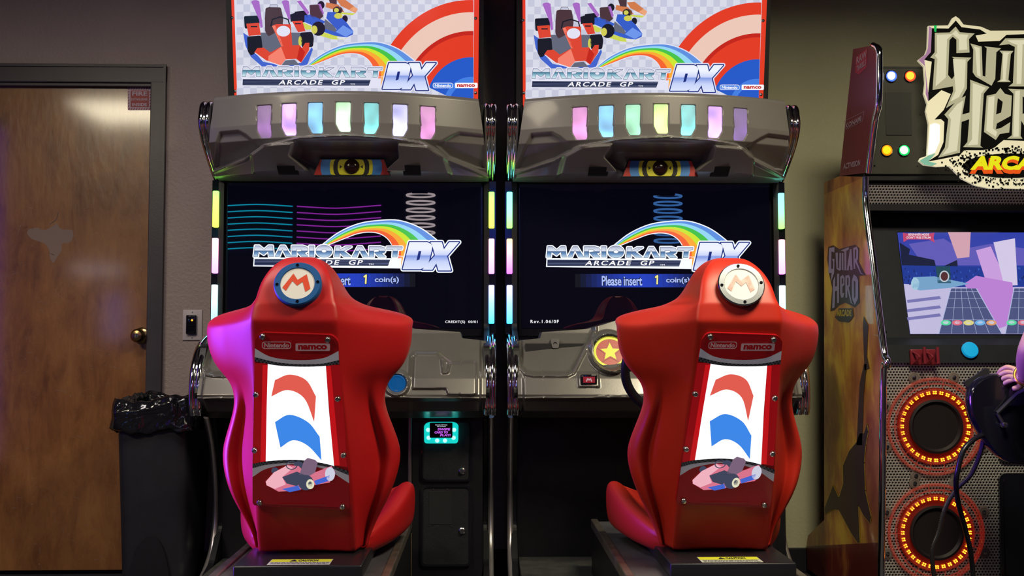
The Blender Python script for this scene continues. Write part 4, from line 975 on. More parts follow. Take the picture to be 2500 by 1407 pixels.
flame = mat('flame_print', (.4, .15, .03), .42, coat=.2, spec=.4); t = NT(flame); v = t.coord((1, 1.6, .8)); n1 = t.noise(v, 4.2, 4, .62, .25)
tc = t.n('ShaderNodeTexCoord'); sx = t.n('ShaderNodeSeparateXYZ'); t.l(tc.outputs['Object'], sx.inputs[0])
zz = t.math('MULTIPLY', t.math('SUBTRACT', 1.35, sx.outputs[2]), .16)
fac = t.math('ADD', n1, t.math('MULTIPLY', t.math('LESS_THAN', t.math('ADD', sx.outputs[2], t.math('MULTIPLY', sx.outputs[1], .2)), .11), -.35))
fac = t.math('ADD', fac, t.math('MULTIPLY', t.math('GREATER_THAN', sx.outputs[2], 1.60), -.12))
t.l(t.ramp(fac, [(.22, (.13, .016, .012)), (.38, (.34, .11, .03)), (.50, (.46, .20, .04)), (.60, (.60, .35, .04)), (.75, (.68, .48, .05))]), t.b.inputs['Base Color'])
upred = mat('dark_red_print', (.16, .022, .030), .38, coat=.25)
for side_x, dxv in ((0, .022), (GX2-GX-.022, .022)):
    b = MB(); b.prism([p+Vector((side_x, 0, 0)) for p in up_poly], (dxv, 0, 0)); b.build('side_panel_upper', upred, g)
    b = MB(); b.prism([p+Vector((side_x, 0, 0)) for p in lo_poly], (dxv, 0, 0)); b.build('side_panel', flame, g)
    for pts in (fu, flb):
        tp = [Vector((side_x+.011, p.y-.002, p.z)) for p in pts]; b = MB(); b.tube(smooth_path(tp, 4), .0125, seg=12); b.build('chrome_edge', chrome, g, True)
W = GX2-GX-.044; xa, xb = .022, GX2-GX-.022
def GA(y): return lambda x, yy: at(x, yy, y)-Vector((GX, 0, 0))
panelm = textured('charcoal_panel', (.010, .012, .017), (.013, .015, .021), 14, .1, 300, .6, spec=.2)
topf = -.745
b = MB(); b.prism([(xa, -.735, 1.60), (xa, -.735, 2.03), (xa, -.65, 2.045), (xa, -.60, 1.9), (xa, -.49, 1.60)], (W, 0, 0)); b.build('head_box', black, g)
b = MB(); b.box((xa+.005, topf, 1.62), (xb-.005, -.73, 2.02), bev=.003); b.build('light_panel_board', textured('olive_black_panel', (.020, .020, .016), (.026, .026, .020), 10, .05, 200, .42), g)
a, c = at(2163, 330, topf), at(2224, 226, topf)
b = MB(); b.box((a.x-GX, topf-.003, a.z), (c.x-GX, topf+.001, c.z)); b.build('speaker_window', mat('speaker_window', (.008, .008, .008), .5), g)
for (x, y, col, nm, s_) in ((2175, 187, (70, 115, 255), 'blue', 1.4), (2221, 187, (250, 85, 45), 'red', 1.1), (2164, 368, (235, 150, 12), 'amber', 1.1), (2206, 368, (20, 205, 95), 'green', 1.3)):
    p = at(x, y, topf)-Vector((GX, 0, 0)); b = MB(); b.lathe([(.0235, 0), (.0235, .004), (.020, .006)], p, seg=24); b.build('lamp_rim', blackg, g)
    b = MB(); b.lathe([(.0205, 0), (.020, .008), (.014, .013), (0, .015)], p, seg=24)
    hotc = {'blue': (235, 240, 255), 'red': (250, 220, 60), 'amber': (235, 225, 30), 'green': (235, 255, 245)}[nm]
    b.lathe([(.0150, 0), (.014, .003), (0, .004)], p+Vector((-.003, -.0125, 0)), seg=20, k=1)
    o = b.build('signal_lamp', [glow('signal_'+nm, col, s_), glow('signal_core_'+nm, hotc, 3 if nm in ('blue', 'green') else 1.2)], g, True); o['label'] = nm+' signal lamp'
for (x, y) in ((2135, 278), (2248, 280), (2256, 366), (2240, 406), (2291, 410), (2135, 405)):
    p = at(x, y, topf)-Vector((GX, 0, 0)); b = MB(); b.lathe([(.004, 0), (.003, .002), (0, .0025)], p, seg=10); b.build('panel_screw', blackg, g)
# grille strip and bezel
perf = mat('perforated_steel', (.62, .59, .58), .36, .5)
def perforate(m, sp, hole, ax=(0, 2)):
    t = NT(m); tc = t.n('ShaderNodeTexCoord'); s_ = t.n('ShaderNodeSeparateXYZ'); t.l(tc.outputs['Object'], s_.inputs[0])
    X_ = t.math('DIVIDE', s_.outputs[ax[0]], sp); Z_ = t.math('DIVIDE', s_.outputs[ax[1]], sp*.87)
    row = t.math('FLOOR', Z_); off = t.math('MULTIPLY', t.math('MODULO', t.math('ADD', row, 1000), 2), .5)
    fx = t.math('SUBTRACT', t.math('FRACT', t.math('ADD', t.math('ADD', X_, 1000), off)), .5); fz = t.math('SUBTRACT', t.math('FRACT', t.math('ADD', Z_, 1000)), .5)
    d = t.math('SQRT', t.math('ADD', t.math('MULTIPLY', fx, fx), t.math('MULTIPLY', fz, fz)))
    k_ = t.n('ShaderNodeMapRange'); k_.inputs[1].default_value = hole-.04; k_.inputs[2].default_value = hole+.04; t.l(d, k_.inputs[0])
    mx_ = t.n('ShaderNodeMix', data_type='RGBA'); t.l(k_.outputs[0], mx_.inputs['Factor']); mx_.inputs['A'].default_value = (.002, .002, .003, 1); mx_.inputs['B'].default_value = t.b.inputs['Base Color'].default_value
    t.l(mx_.outputs['Result'], t.b.inputs['Base Color']); t.l(t.math('MULTIPLY', k_.outputs[0], .7), t.b.inputs['Metallic']); t.bump(k_.outputs[0], .6, .002)
perforate(perf, .0115, .33)
p1, p2 = at(2120, 497, -.715), at(2120, 452, -.735)
b = MB(); b.prism([(xa, -.70, p1.z), (xa, -.738, p2.z), (xa, -.70, p2.z)], (W, 0, 0)); b.build('speaker_strip', perf, g)
b = MB(); b.box((xa, -.70, 1.49), (xb, -.34, 1.595)); b.build('neck_box', black, g)
# monitor bezel, leaning: top further away
zt_, zb_ = 1.49, 1.01; yt_, yb_ = -.60, -.72
Pm = Vector((0, yb_, zb_)); Nm = Vector((0, -(zt_-zb_), -(yb_-yt_)*-1)).normalized()
Nm = Vector((0, -(zt_-zb_), (yt_-yb_))).normalized()
b = MB(); b.prism([(xa, yt_, zt_), (xa, yb_, zb_), (xa, -.30, zb_), (xa, -.30, zt_)], (W, 0, 0)); b.build('monitor_surround', panelm, g)
TOG = lambda x, y: hit(x, y, Pm, Nm)-Vector((GX, 0, 0))
A = Art(TOG, Nm); E_ = lambda n_, c_, s_=.95: glow('game_'+n_, c_, s_)
zz3 = lambda *p: [(1960+x/3.059, 400+y/3.059) for x, y in p]
A.poly(zz3((700, 508), (2300, 508), (2260, 1280), (798, 1280)), blackg); A.up()
A.poly(zz3((705, 514), (2290, 514), (2252, 1273), (800, 1273)), E_('sky', (52, 66, 170))); A.up()
A.poly(zz3((790, 600), (1050, 560), (1180, 640), (1400, 600), (1700, 640), (1700, 760), (900, 760)), E_('cloud', (98, 92, 186))); A.up()
A.poly(zz3((722, 590), (800, 640), (790, 680), (980, 720), (1000, 790), (1150, 720), (1160, 800), (740, 800)), E_('ridge', (20, 28, 62), .9)); A.up()
A.poly(zz3((735, 760), (1300, 770), (2270, 760), (2266, 930), (755, 920)), E_('crowd', (28, 56, 150))); A.up()
A.poly(zz3((752, 900), (1100, 925), (2268, 920), (2252, 1273), (800, 1273)), E_('stage', (196, 190, 226))); A.up()
for y in (1020, 1090, 1150): A.poly(zz3((775, y), (1020, y-30), (1030, y-8), (780, y+22)), E_('stage_shade', (120, 118, 180)))
rs2 = random.Random(5)
for i in range(160):
    x, y = rs2.uniform(745, 2240), rs2.uniform(775, 905); A.poly(zz3((x, y), (x+7, y), (x+7, y+rs2.uniform(8, 26)), (x, y+12)), E_('crowd_light', (52, 92, 190)) if i % 2 else E_('crowd_dark', (16, 32, 90)))
A.up()
A.poly(zz3((1290, 650), (1400, 620), (1530, 910), (1380, 930)), E_('beam_pink', (205, 160, 225))); A.up(); A.poly(zz3((1420, 590), (1580, 560), (1600, 910), (1500, 915)), E_('beam_pale', (215, 205, 235)))
A.poly(zz3((1080, 514), (1250, 514), (1240, 700), (1150, 710)), E_('beam_peach', (214, 165, 180))); A.up(); A.poly(zz3((1200, 900), (1290, 840), (1560, 890), (1590, 1190), (1440, 1240)), E_('beam_violet', (190, 130, 215))); A.up()
A.poly(zz3(*[(820, 850), (980, 845), (1240, 900), (1100, 930), (870, 950), (815, 930)]), E_('amp_row', (120, 165, 205))); A.disc(*zz3((835, 900))[0], 10, E_('amp_end', (165, 205, 225)), 15)
A.poly(zz3((988, 770), (1095, 770), (1102, 895), (1003, 895)), E_('amp', (30, 75, 90))); A.up(); A.disc(*zz3((1052, 845))[0], 12, E_('amp_rim', (190, 205, 215)), 14); A.up(); A.disc(*zz3((1052, 845))[0], 9, E_('amp_cone', (85, 45, 50)), 11)
for dx, m_ in ((0, 1), (470, 1)):
    hw_ = lambda *p: zz3(*[(x+dx*(1+(y-935)*.00016), y) for x, y in p])
    A.poly(hw_((1100, 935), (1290, 935), (1480, 1273), (1010, 1273)), E_('road', (78, 86, 132), .9)); A.up()
    for u in (0, .2, .4, .6, .8, 1): A.stroke(hw_((1100+190*u, 935), (1010+470*u, 1273)), .9 if 0 < u < 1 else 2, E_('fret', (180, 190, 225)), cap=False)
    for y in (960, 1010, 1080, 1170): k_ = (y-935)/338; A.stroke(hw_((1100-90*k_, y), (1290+190*k_, y)), .8, E_('fret', (180, 190, 225)), cap=False)
    A.up()
    for i, c_ in enumerate(((90, 220, 160), (225, 110, 130), (225, 215, 130), (110, 180, 235), (225, 160, 110))):
        x_, y_ = hw_((1062+85*i, 1192))[0]; A.disc(x_, y_, 12.5, E_('key%d' % i, c_), 6.5); A.disc(x_, y_-.5, 7, E_('keyc', (205, 210, 230)), 3.2)
A.up(3)
A.poly(zz3((740, 522), (772, 528), (935, 528), (975, 522), (968, 560), (978, 596), (935, 572), (780, 572), (745, 592)), E_('banner', (196, 70, 110))); A.up(2)
A.text('BEGINNER MODE', *zz3((780, 527))[0], *zz3((935, 544))[0], E_('banner_text', (235, 215, 225)), .03); A.text("DON'T FREE STRUM", *zz3((768, 550))[0], *zz3((945, 567))[0], M['game_banner_text'], .03)
A.build('game_screen', g)
for (x, y) in ((2130, 549), (2162, 811)):
    p = TOG(x, y); b = MB(); b.lathe([(.005, 0), (.004, .003), (0, .003)], p, Nm, seg=10); b.build('panel_screw', blackg, g)
# control shelf
b = MB(); b.prism([(xa, -.72, 1.012), (xa, -.80, .985), (xa, -.815, .92), (xa, -.30, .92), (xa, -.30, 1.012)], (W, 0, 0)); b.build('control_shelf', panelm, g)
bp = at(2365, 857, -.80)-Vector((GX, 0, 0)); Nc = Vector((0, -1, .3)).normalized()
b = MB(); b.lathe([(.034, -.01), (.034, .004), (.031, .008)], bp, Nc, seg=30); b.build('button_collar', blackg, g, True)
b = MB(); b.lathe([(.030, 0), (.030, .014), (.027, .018), (0, .020)], bp, Nc, seg=30); b.build('start_button', mat('cyan_button', (.01, .25, .45), .3, em=srgb(0, 150, 215), es=.55), g, True)
mr_ = mat('maroon_plastic', (.16, .015, .025), .3)
for cx in (2238, 2270):
    p = at(cx, 872, -.82)-Vector((GX, 0, 0)); b = MB(); b.box((p.x-.024, p.y-.004, p.z-.030), (p.x+.022, p.y+.010, p.z+.028), bev=.004)
    b.tube(smooth_path([(p.x-.016, p.y-.005, p.z+.018), (p.x-.002, p.y-.03, p.z+.0), (p.x-.014, p.y-.005, p.z-.024)], 5), .0035, seg=8); b.tube([(p.x+.016, p.y-.03, p.z+.036), (p.x+.018, p.y-.03, p.z-.024)], .006, seg=10); b.tube([(p.x+.018, p.y, p.z-.024), (p.x+.018, p.y-.03, p.z-.024)], .005, seg=8)
    b.build('guitar_hook', mr_, g, True)
# speaker front
fy = -.80
b = MB(); b.box((xa, -.79, .02), (xb, -.32, .93)); b.build('speaker_cabinet', black, g)
b = MB(); b.box((xa, fy, .04), (xb, fy+.012, .925)); b.build('perforated_front', perf, g)
acr = mat('clear_acrylic', (.9, .8, .8), .06, trans=1, ior=1.3, alpha=.45); led = glow('led_orange', (255, 130, 25), 7); amber = mat('red_glow_ring', (.10, .012, .010), .15, em=srgb(150, 25, 12), es=.16)
for (sxp, syp) in ((2281, 1041), (2283, 1300)):
    p = at(sxp, syp, fy)-Vector((GX, 0, 0)); sp_ = empty('speaker', p); sp_.parent = g
    b = MB(); b.lathe([(.140, .0), (.140, .006), (.095, .006), (.095, .0)], (0, 0, 0), seg=48); b.build('reflector_ring', amber, sp_, True)
    b = MB(); b.lathe([(.096, .004), (.098, .020), (.090, .022), (.082, .012), (0, .010)], (0, 0, 0), seg=48); b.build('speaker_cone', mat('cone_black', (.012, .008, .010), .45), sp_, True)
    b = MB(); b.tube([(.132*math.cos(a), -.020, .132*math.sin(a)) for a in np.linspace(0, 2*PI, 61)[:-1]], .0045, seg=8, closed=True); b.tube([(.172*math.cos(a), -.010, .172*math.sin(a)) for a in np.linspace(0, 2*PI, 61)[:-1]], .0055, seg=8, closed=True)
    b.tube([(.155*math.cos(a), -.026, .155*math.sin(a)) for a in np.linspace(0, 2*PI, 61)[:-1]], .003, seg=8, closed=True)
    for k_ in range(18):
        a = 2*PI*k_/18; b.tube([(.135*math.cos(a), -.022, .135*math.sin(a)), (.168*math.cos(a), -.020, .168*math.sin(a))], .002, seg=6)
    b.build('clear_rings', mat('lit_acrylic_red', (.25, .06, .05), .10, em=srgb(225, 45, 25), es=.20, alpha=.38), sp_, True)
    b = MB()
    for k_ in range(32):
        for j in (-1, 1):
            a = 2*PI*k_/32+j*.032
            for r_ in (.119, .126): b.lathe([(.0028, 0), (.0024, .003), (0, .004)], (r_*math.cos(a), -.010, r_*math.sin(a)), seg=8)
    o = b.build('led_ring', led, sp_)
    for k_ in range(8):
        a = 2*PI*(k_+.5)/8; b = MB(); pc = (.192*math.cos(a), -.002, .192*math.sin(a)); b.lathe([(.020, 0), (.020, .004), (.014, .006), (.014, .005), (0, .005)], pc, k=0, seg=18); b.lathe([(.007, .005), (.007, .009), (0, .010)], pc, k=1, seg=10)
        b.build('mounting_tab', [mat('smoky_tab', (.20, .16, .15), .2, alpha=.6), steel], sp_, True)
for (za, zb) in ((.56, .80), (.12, .52)):
    a, c = at(2432, 1000, fy).x-GX, at(2432, 1000, fy).x-GX+.22
    ou = rnd([(a, fy-.012, za), (c, fy-.012, za), (c, fy-.012, zb), (a, fy-.012, zb)], .03, 5); b = MB(); b.prism(ou, (0, .012, 0))
    inn = rnd([(a+.014, fy-.018, za+.014), (c-.014, fy-.018, za+.014), (c-.014, fy-.018, zb-.014), (a+.014, fy-.018, zb-.014)], .024, 5); b.prism(inn, (0, .006, 0)); b.build('coin_door', blackg, g)
# side graphics
side3 = lambda x, y: atx(x, y, GX)-Vector((GX, 0, 0))
A = Art(side3, (-1, 0, 0), .0008)
pal, gd, dk = mat('print_lilac', (.30, .26, .36), .4), mat('print_yellow_ink', (.42, .30, .01), .4), mat('print_shadow', (.045, .022, .018), .45)
z5 = lambda *p: [(1880+x/4.137, 560+y/4.137) for x, y in p]
A.poly(z5((590, 180), (640, 160), (700, 200), (860, 155), (905, 190), (900, 330), (970, 465), (900, 470), (910, 740), (860, 790), (760, 740), (700, 770), (650, 820), (610, 830), (630, 600), (600, 460), (580, 300)), dk); A.up()
GL = {'G': [(600, 190), (655, 180), (655, 235), (625, 225), (622, 400), (640, 400), (640, 330), (630, 300), (655, 300), (652, 440), (620, 530), (625, 440), (592, 445)],
      'U': [(665, 240), (690, 235), (690, 390), (700, 395), (706, 240), (722, 240), (722, 410), (705, 420), (675, 400)], 'I': [(728, 240), (745, 240), (745, 415), (728, 410)],
      'T': [(718, 215), (800, 180), (800, 205), (775, 218), (775, 415), (755, 415), (755, 225)], 'A': [(778, 415), (812, 200), (826, 200), (838, 410), (815, 415), (814, 370), (803, 370), (800, 415)],
      'R': [(845, 190), (880, 175), (895, 210), (893, 300), (880, 320), (925, 440), (955, 462), (920, 450), (862, 330), (866, 400), (848, 400)],
      'H': [(640, 520), (662, 470), (662, 580), (680, 575), (680, 450), (704, 450), (700, 745), (682, 745), (680, 620), (662, 625), (656, 790), (632, 800)],
      'e': [(712, 480), (740, 460), (758, 490), (756, 560), (736, 580), (736, 650), (756, 640), (744, 690), (722, 690), (712, 650)], 'r': [(764, 470), (800, 460), (815, 490), (812, 570), (800, 590), (830, 740), (845, 760), (820, 745), (785, 610), (784, 690), (766, 690)],
      'O': [(850, 455), (880, 480), (895, 520), (892, 700), (860, 765), (832, 700), (830, 520)]}
for k_, p in GL.items(): A.poly(z5(*p), pal)
A.up(); A.poly(z5((852, 520), (866, 530), (866, 680), (854, 700)), dk); A.poly(z5((730, 495), (742, 495), (742, 545), (730, 555)), dk); A.poly(z5((862, 205), (876, 205), (874, 290), (862, 300)), dk); A.poly(z5((784, 490), (798, 490), (796, 560), (784, 570)), dk)
A.poly(z5((660, 890), (700, 800), (840, 800), (850, 880), (800, 940), (700, 930)), dk); A.up(); A.text('ARCADE', *z5((680, 812))[0], *z5((830, 880))[0], gd, .05)
# plain electric guitar silhouette
z7 = lambda *p: [(1880+x/2.777, 900+y/2.777) for x, y in p]
gt = mat('print_guitar', (.055, .032, .024), .42); gs_ = mat('print_flame_edge', (.50, .36, .03), .45)
A.z -= 2
body = z7((612, 440), (640, 440), (660, 378), (668, 430), (650, 520), (640, 640), (648, 830), (688, 1010), (680, 1048), (640, 1000), (600, 920), (612, 1180), (598, 1182), (556, 1120), (470, 960), (430, 955), (380, 985), (372, 950), (430, 795), (470, 880), (500, 780), (498, 660), (540, 560), (590, 500))
A.stroke(body, 3.2, gs_, True); A.up(); A.poly(body, gt)
A.poly(z7((590, 520), (612, 100), (640, -30), (660, -30), (640, 160), (628, 520)), gt); A.poly([(2110, 772), (2121, 795), (2118, 870), (2124, 900), (2112, 905), (2108, 800)], gt)
A.build('side_graphics', g)
pw = mat('print_pale_pink', (.36, .24, .28), .4)
for txt, x0, y0, x1, y1, sk in (('RAW', 2092, 140, 2117, 158, -18), ('THRILLS', 2092, 162, 2115, 176, -18), ('KONAMI', 2066, 302, 2104, 315, -20), ('ACTIVISION', 2060, 400, 2101, 414, -10)):
    A = Art(side3, (-1, 0, 0), .0008)
    if txt == 'RAW': A.poly([(2090, 140), (2118, 118), (2116, 165), (2098, 182), (2088, 178)], mat('print_bright_red', (.35, .02, .03), .4))
    if txt == 'KONAMI': A.stroke([(2062, 296), (2110, 272), (2106, 296), (2062, 318)], .8, pw, True, False)
    A.up(); A.text(txt, x0, y0, x1, y1, pw, .03, 0, 1, sk); A.build('publisher_mark', g)
# the glowing sign (own thing bolted to the head box)
SY = -.845; sg = empty('logo_sign', at(2480, 270, SY)); so = sg.location.copy()
tag(sg, 'glowing cream cut-out sign with gothic lettering fixed on the music game cabinet', 'sign')
z1 = lambda *p: [(1960+x/3.059, 20+y/3.059) for x, y in p]
TO = lambda x, y: at(x, y, SY)-so
contour = [(1142, 60), (1168, 78), (1200, 122), (1330, 138), (1400, 168), (1700, 166), (1900, 130), (2080, 150), (2160, 240), (2200, 480), (2330, 620), (2260, 660), (2190, 700), (2210, 1000), (2120, 1120), (2040, 1160), (2020, 1260), (1900, 1340), (1700, 1352), (1500, 1345), (1400, 1348), (1290, 1325), (1190, 1275), (1130, 1215), (1095, 1180), (1000, 1185), (905, 1172), (868, 1142), (882, 1118), (930, 1102), (942, 870), (920, 770), (932, 718), (905, 640), (915, 560), (905, 435), (860, 388), (915, 345), (932, 300), (938, 132), (1090, 128), (1120, 72)]
outl = [TO(*p) for p in z1(*contour)]
b = MB(); b.prism(outl, (0, .012, 0)); ivm = mat('sign_cream', (.5, .48, .38), .2, em=srgb(196, 190, 158), es=.72); b.build('sign_plate', ivm, sg)
b = MB(); b.box((-.20, .012, -.05), (-.15, .10, .05)); b.box((.15, .012, -.05), (.20, .10, .05)); b.build('mounting_block', blackm, sg)
A = Art(TO, (0, -1, 0), .0006); bk = mat('sign_black', (.006, .006, .006), .2); iv = glow('sign_ivory', (222, 216, 182), .95, .2); iv2 = glow('sign_bevel', (196, 190, 152), .8, .2)
blob = [(962, 150), (1088, 152), (1142, 92), (1185, 142), (1325, 160), (1372, 190), (1290, 205), (1310, 250), (1470, 245), (1520, 200), (1700, 192), (1900, 160), (2060, 180), (2130, 260), (2160, 500), (2290, 620), (2150, 660), (2180, 980), (2090, 1090), (1990, 1030), (1800, 1000), (1560, 988), (1500, 985), (1462, 1015), (1440, 1035), (1410, 1052), (1330, 1062), (1205, 1062), (1170, 1100), (1010, 1132), (932, 1146), (1010, 1096), (1050, 1000), (1056, 850), (1030, 828), (984, 832), (1052, 760), (1105, 642), (1035, 612), (938, 695), (935, 640), (962, 400), (903, 385), (952, 330)]
A.poly(z1(*blob), bk); A.up()
SG = [([(985, 185), (1095, 182), (1140, 138), (1172, 180), (1282, 190), (1240, 232), (1244, 332), (1146, 336), (1146, 236), (1118, 214), (1094, 240), (1084, 500), (1112, 532), (1140, 492), (1140, 388), (1112, 364), (1258, 370), (1228, 402), (1224, 600), (1180, 680), (1068, 748), (1122, 620), (1120, 584), (968, 612), (984, 380), (950, 370), (984, 330)], []),
      ([(1250, 264), (1335, 288), (1342, 505), (1362, 512), (1372, 300), (1355, 286), (1480, 300), (1444, 330), (1436, 528), (1408, 580), (1290, 512), (1268, 480), (1272, 310)], []),
      ([(1468, 318), (1572, 320), (1552, 345), (1534, 535), (1552, 553), (1448, 553), (1474, 535), (1490, 345)], []),
      ([(1465, 278), (1512, 226), (1760, 224), (1730, 290), (1660, 285), (1650, 560), (1670, 585), (1535, 585), (1568, 560), (1582, 290), (1540, 270)], []),
      ([(1700, 590), (1770, 250), (1840, 200), (1905, 590), (1830, 570), (1822, 480), (1788, 480), (1780, 570)], [[(1795, 420), (1805, 320), (1816, 420)]]),
      ([(1925, 215), (2030, 200), (2100, 270), (2095, 400), (2050, 440), (2110, 560), (2250, 625), (2120, 620), (2010, 460), (2005, 580), (1935, 590)], [[(2000, 270), (2035, 280), (2030, 380), (2000, 390)]]),
      ([(1248, 535), (1392, 590), (1350, 640), (1325, 1030), (1345, 1042), (1196, 1038), (1228, 1000), (1242, 830), (1185, 850), (1172, 1080), (1010, 1118), (1060, 1040), (1085, 830), (1056, 796), (1150, 690), (1215, 655), (1190, 795), (1244, 780), (1250, 560)], []),
      ([(1372, 655), (1440, 640), (1474, 596), (1508, 640), (1560, 655), (1552, 805), (1448, 862), (1440, 905), (1480, 895), (1548, 852), (1540, 930), (1470, 940), (1440, 985), (1352, 925)], [[(1455, 672), (1492, 700), (1480, 780), (1442, 795)]]),
      ([(1532, 602), (1700, 610), (1740, 680), (1735, 800), (1690, 830), (1760, 960), (1700, 960), (1630, 840), (1625, 955), (1640, 976), (1524, 976), (1560, 950), (1572, 640)], [[(1640, 660), (1680, 680), (1675, 780), (1640, 790)]]),
      ([(1850, 610), (1960, 650), (2010, 720), (2020, 900), (1950, 1000), (1860, 960), (1800, 900), (1800, 700)], [[(1880, 700), (1930, 720), (1925, 880), (1885, 900)]])]
for p, h in SG: A.poly(z1(*p), iv2, [z1(*q) for q in h])
A.up()
for p, h in SG[:1]: A.poly(z1((1000, 200), (1110, 195), (1142, 165), (1165, 195), (1235, 200), (1222, 235), (1226, 310), (1165, 315), (1165, 235), (1118, 195), (1075, 235), (1066, 520), (990, 585), (1004, 380), (985, 355), (1002, 335)), iv)
for q in (((1275, 285), (1318, 298), (1325, 515), (1300, 500), (1288, 320)), ((1495, 330), (1545, 332), (1530, 350), (1512, 535), (1525, 545), (1470, 545), (1492, 530)), ((1525, 240), (1740, 238), (1715, 275), (1640, 270), (1630, 565), (1595, 568), (1600, 275), (1560, 262)),
          ((1268, 560), (1365, 595), (1330, 640), (1305, 1020), (1230, 1025), (1262, 980)), ((1150, 720), (1195, 690), (1172, 850), (1150, 1065), (1040, 1098), (1085, 1040), (1105, 830), (1085, 800)), ((1385, 668), (1430, 655), (1418, 900), (1450, 925), (1440, 960), (1368, 915)), ((1585, 620), (1620, 615), (1610, 960), (1570, 962)),
          ((1120, 380), (1215, 385), (1205, 590), (1165, 665), (1100, 700), (1140, 620))): A.poly(z1(*q), iv)
A.up()
A.poly(z1((950, 872), (985, 860), (1022, 872), (1020, 1000), (985, 1080), (932, 1100)), glow('sign_hot', (245, 245, 240), 1.2))
A.poly(z1((940, 135), (962, 150), (954, 330), (905, 385), (935, 640), (936, 700), (915, 640), (918, 560), (908, 430), (862, 388), (915, 345), (932, 300)), glow('sign_pink', (205, 150, 190), .6))
A.poly(z1((870, 1140), (932, 1104), (990, 1085), (935, 1146), (1000, 1160), (960, 1180), (905, 1170)), glow('sign_mint', (150, 215, 180), .7))
A.poly(z1((978, 130), (998, 130), (994, 180), (980, 175)), glow('sign_green_spark', (20, 200, 90), .9))
rs = random.Random(3)
for i in range(520):
    a, r_ = rs.uniform(0, 2*PI), rs.gauss(1.0, .16); x, y = 1545+395*r_*math.cos(a), 1178+118*r_*math.sin(a); s_ = rs.uniform(6, 17)
    if x < 1180 and rs.random() < .3: continue
    A.poly(z1((x, y), (x+s_, y), (x+s_, y+s_), (x, y+s_)), bk)
A.poly(z1(*[(1545+350*math.cos(a), 1178+92*math.sin(a)) for a in np.linspace(0, 2*PI, 28)[:-1]]), bk); A.up(2)
orr, yl = glow('arcade_orange', (235, 85, 20), .95), glow('arcade_yellow', (232, 225, 20), 1)
A.text('ARCADE', *z1((1238, 1125))[0], *z1((1925, 1243))[0], bk, .09, .10); A.up(); A.text('ARCADE', *z1((1240, 1120))[0], *z1((1920, 1240))[0], orr, .07, .12); A.up(); A.text('ARCADE', *z1((1245, 1105))[0], *z1((1915, 1210))[0], yl, .055, .25)
A.build('sign_lettering', sg)

# =================================================================== GUITAR CONTROLLER, CABLE, PERSON
GY = -1.18
gu = empty('guitar_controller', at(2450, 1010, GY)); go = gu.location.copy(); tag(gu, 'glossy black guitar controller held by the person at the right edge', 'guitar controller')
TG = lambda x, y, yy=GY: at(x, y, yy)-go
z4 = lambda *p: [(2200+x/4.853, 860+y/4.853) for x, y in p]
bo = z4((960, 300), (1080, 262), (1230, 262), (1330, 300), (1420, 380), (1560, 500), (1800, 560), (1900, 700), (1880, 1150), (1700, 1330), (1480, 1340), (1300, 1310), (1150, 1230), (1030, 1100), (950, 980), (860, 820), (815, 640), (820, 470), (880, 360))
pts = [TG(x, y) for x, y in bez(bo+[bo[0]], 4)[:-1]]
cen = sum(pts, Vector())/len(pts)
b = MB(); V = []; n = len(pts)
for dy, s_ in ((0, .93), (.006, .975), (.016, 1), (.034, 1), (.045, .97), (.048, .94)): V += [cen+(p-cen)*s_+Vector((0, dy, 0)) for p in pts]
Fc = [(j*n+i, j*n+(i+1) % n, (j+1)*n+(i+1) % n, (j+1)*n+i) for j in range(5) for i in range(n)]; tr = tessellate_polygon([V[:n]]); Fc += [tuple(t_) for t_ in tr]+[tuple(i+5*n for i in t_) for t_ in tr]
b.add(V, Fc); b.build('guitar_body', mat('guitar_gloss', (.006, .006, .012), .14, coat=.6), gu, True)
b = MB(); q0 = TG(*z4((1200, 860))[0]); b.lathe([(.010, 0), (.010, .006), (.006, .008), (.006, .018), (.010, .020), (.008, .026), (0, .027)], q0, seg=18); b.build('strap_button', steel, gu, True)
b = MB(); q1 = TG(*z4((1130, 720))[0]); b.tube([q1+Vector((0, -.004, 0)), q0+Vector((0, -.01, 0))], .006, seg=8); b.build('strap_clip', steel, gu, True)
b = MB(); b.tube(smooth_path([q1+Vector((0, -.006, 0)), TG(2470, 975, GY-.02), TG(2495, 955, GY-.05), TG(2560, 930, GY-.12)], 5), .007, seg=8); b.build('strap_cord', blackm, gu, True)
b = MB(); b.prism([TG(*p, GY+.04) for p in z4((740, 360), (880, 280), (1000, 190), (1050, 200), (1045, 270), (900, 330), (800, 440))], (0, .01, 0)); b.build('guard_flap', blackm, gu)
b = MB(); hp = [TG(*p, GY+.02) for p in z4((1560, 520), (2100, 200), (2150, 260), (1650, 640))]; b.prism(hp, (0, .025, 0)); b.build('guitar_neck', blackg, gu)
b = MB(); pth = [(2400, 1062, -1.17), (2380, 1072, -1.20), (2352, 1100, -1.22), (2338, 1150, -1.22), (2334, 1185, -1.2), (2340, 1230, -1.16), (2356, 1290, -1.12), (2368, 1340, -1.1), (2375, 1400, -1.08), (2378, 1480, -1.08)]
b.tube(smooth_path([at(*p) for p in pth], 6), .0085, seg=10); tag(b.build('controller_cable', mat('cable_rubber', (.008, .008, .012), .3), None, True), 'thick smooth black cable hanging from the guitar body in front of both speakers', 'cable')
b = MB(); pth = [(2402, 1068, -1.15), (2392, 1110, -1.14), (2370, 1160, -1.12), (2335, 1195, -1.10), (2308, 1240, -1.10), (2292, 1300, -1.10), (2276, 1350, -1.1), (2282, 1420, -1.1), (2290, 1480, -1.1)]
brd = mat('braided_cable', (.02, .018, .022), .4); t = NT(brd); wv = t.n('ShaderNodeTexWave'); wv.inputs['Scale'].default_value = 160; t.l(t.coord((1, 1, 1)), wv.inputs['Vector']); t.bump(wv.outputs[1], .6, .002)
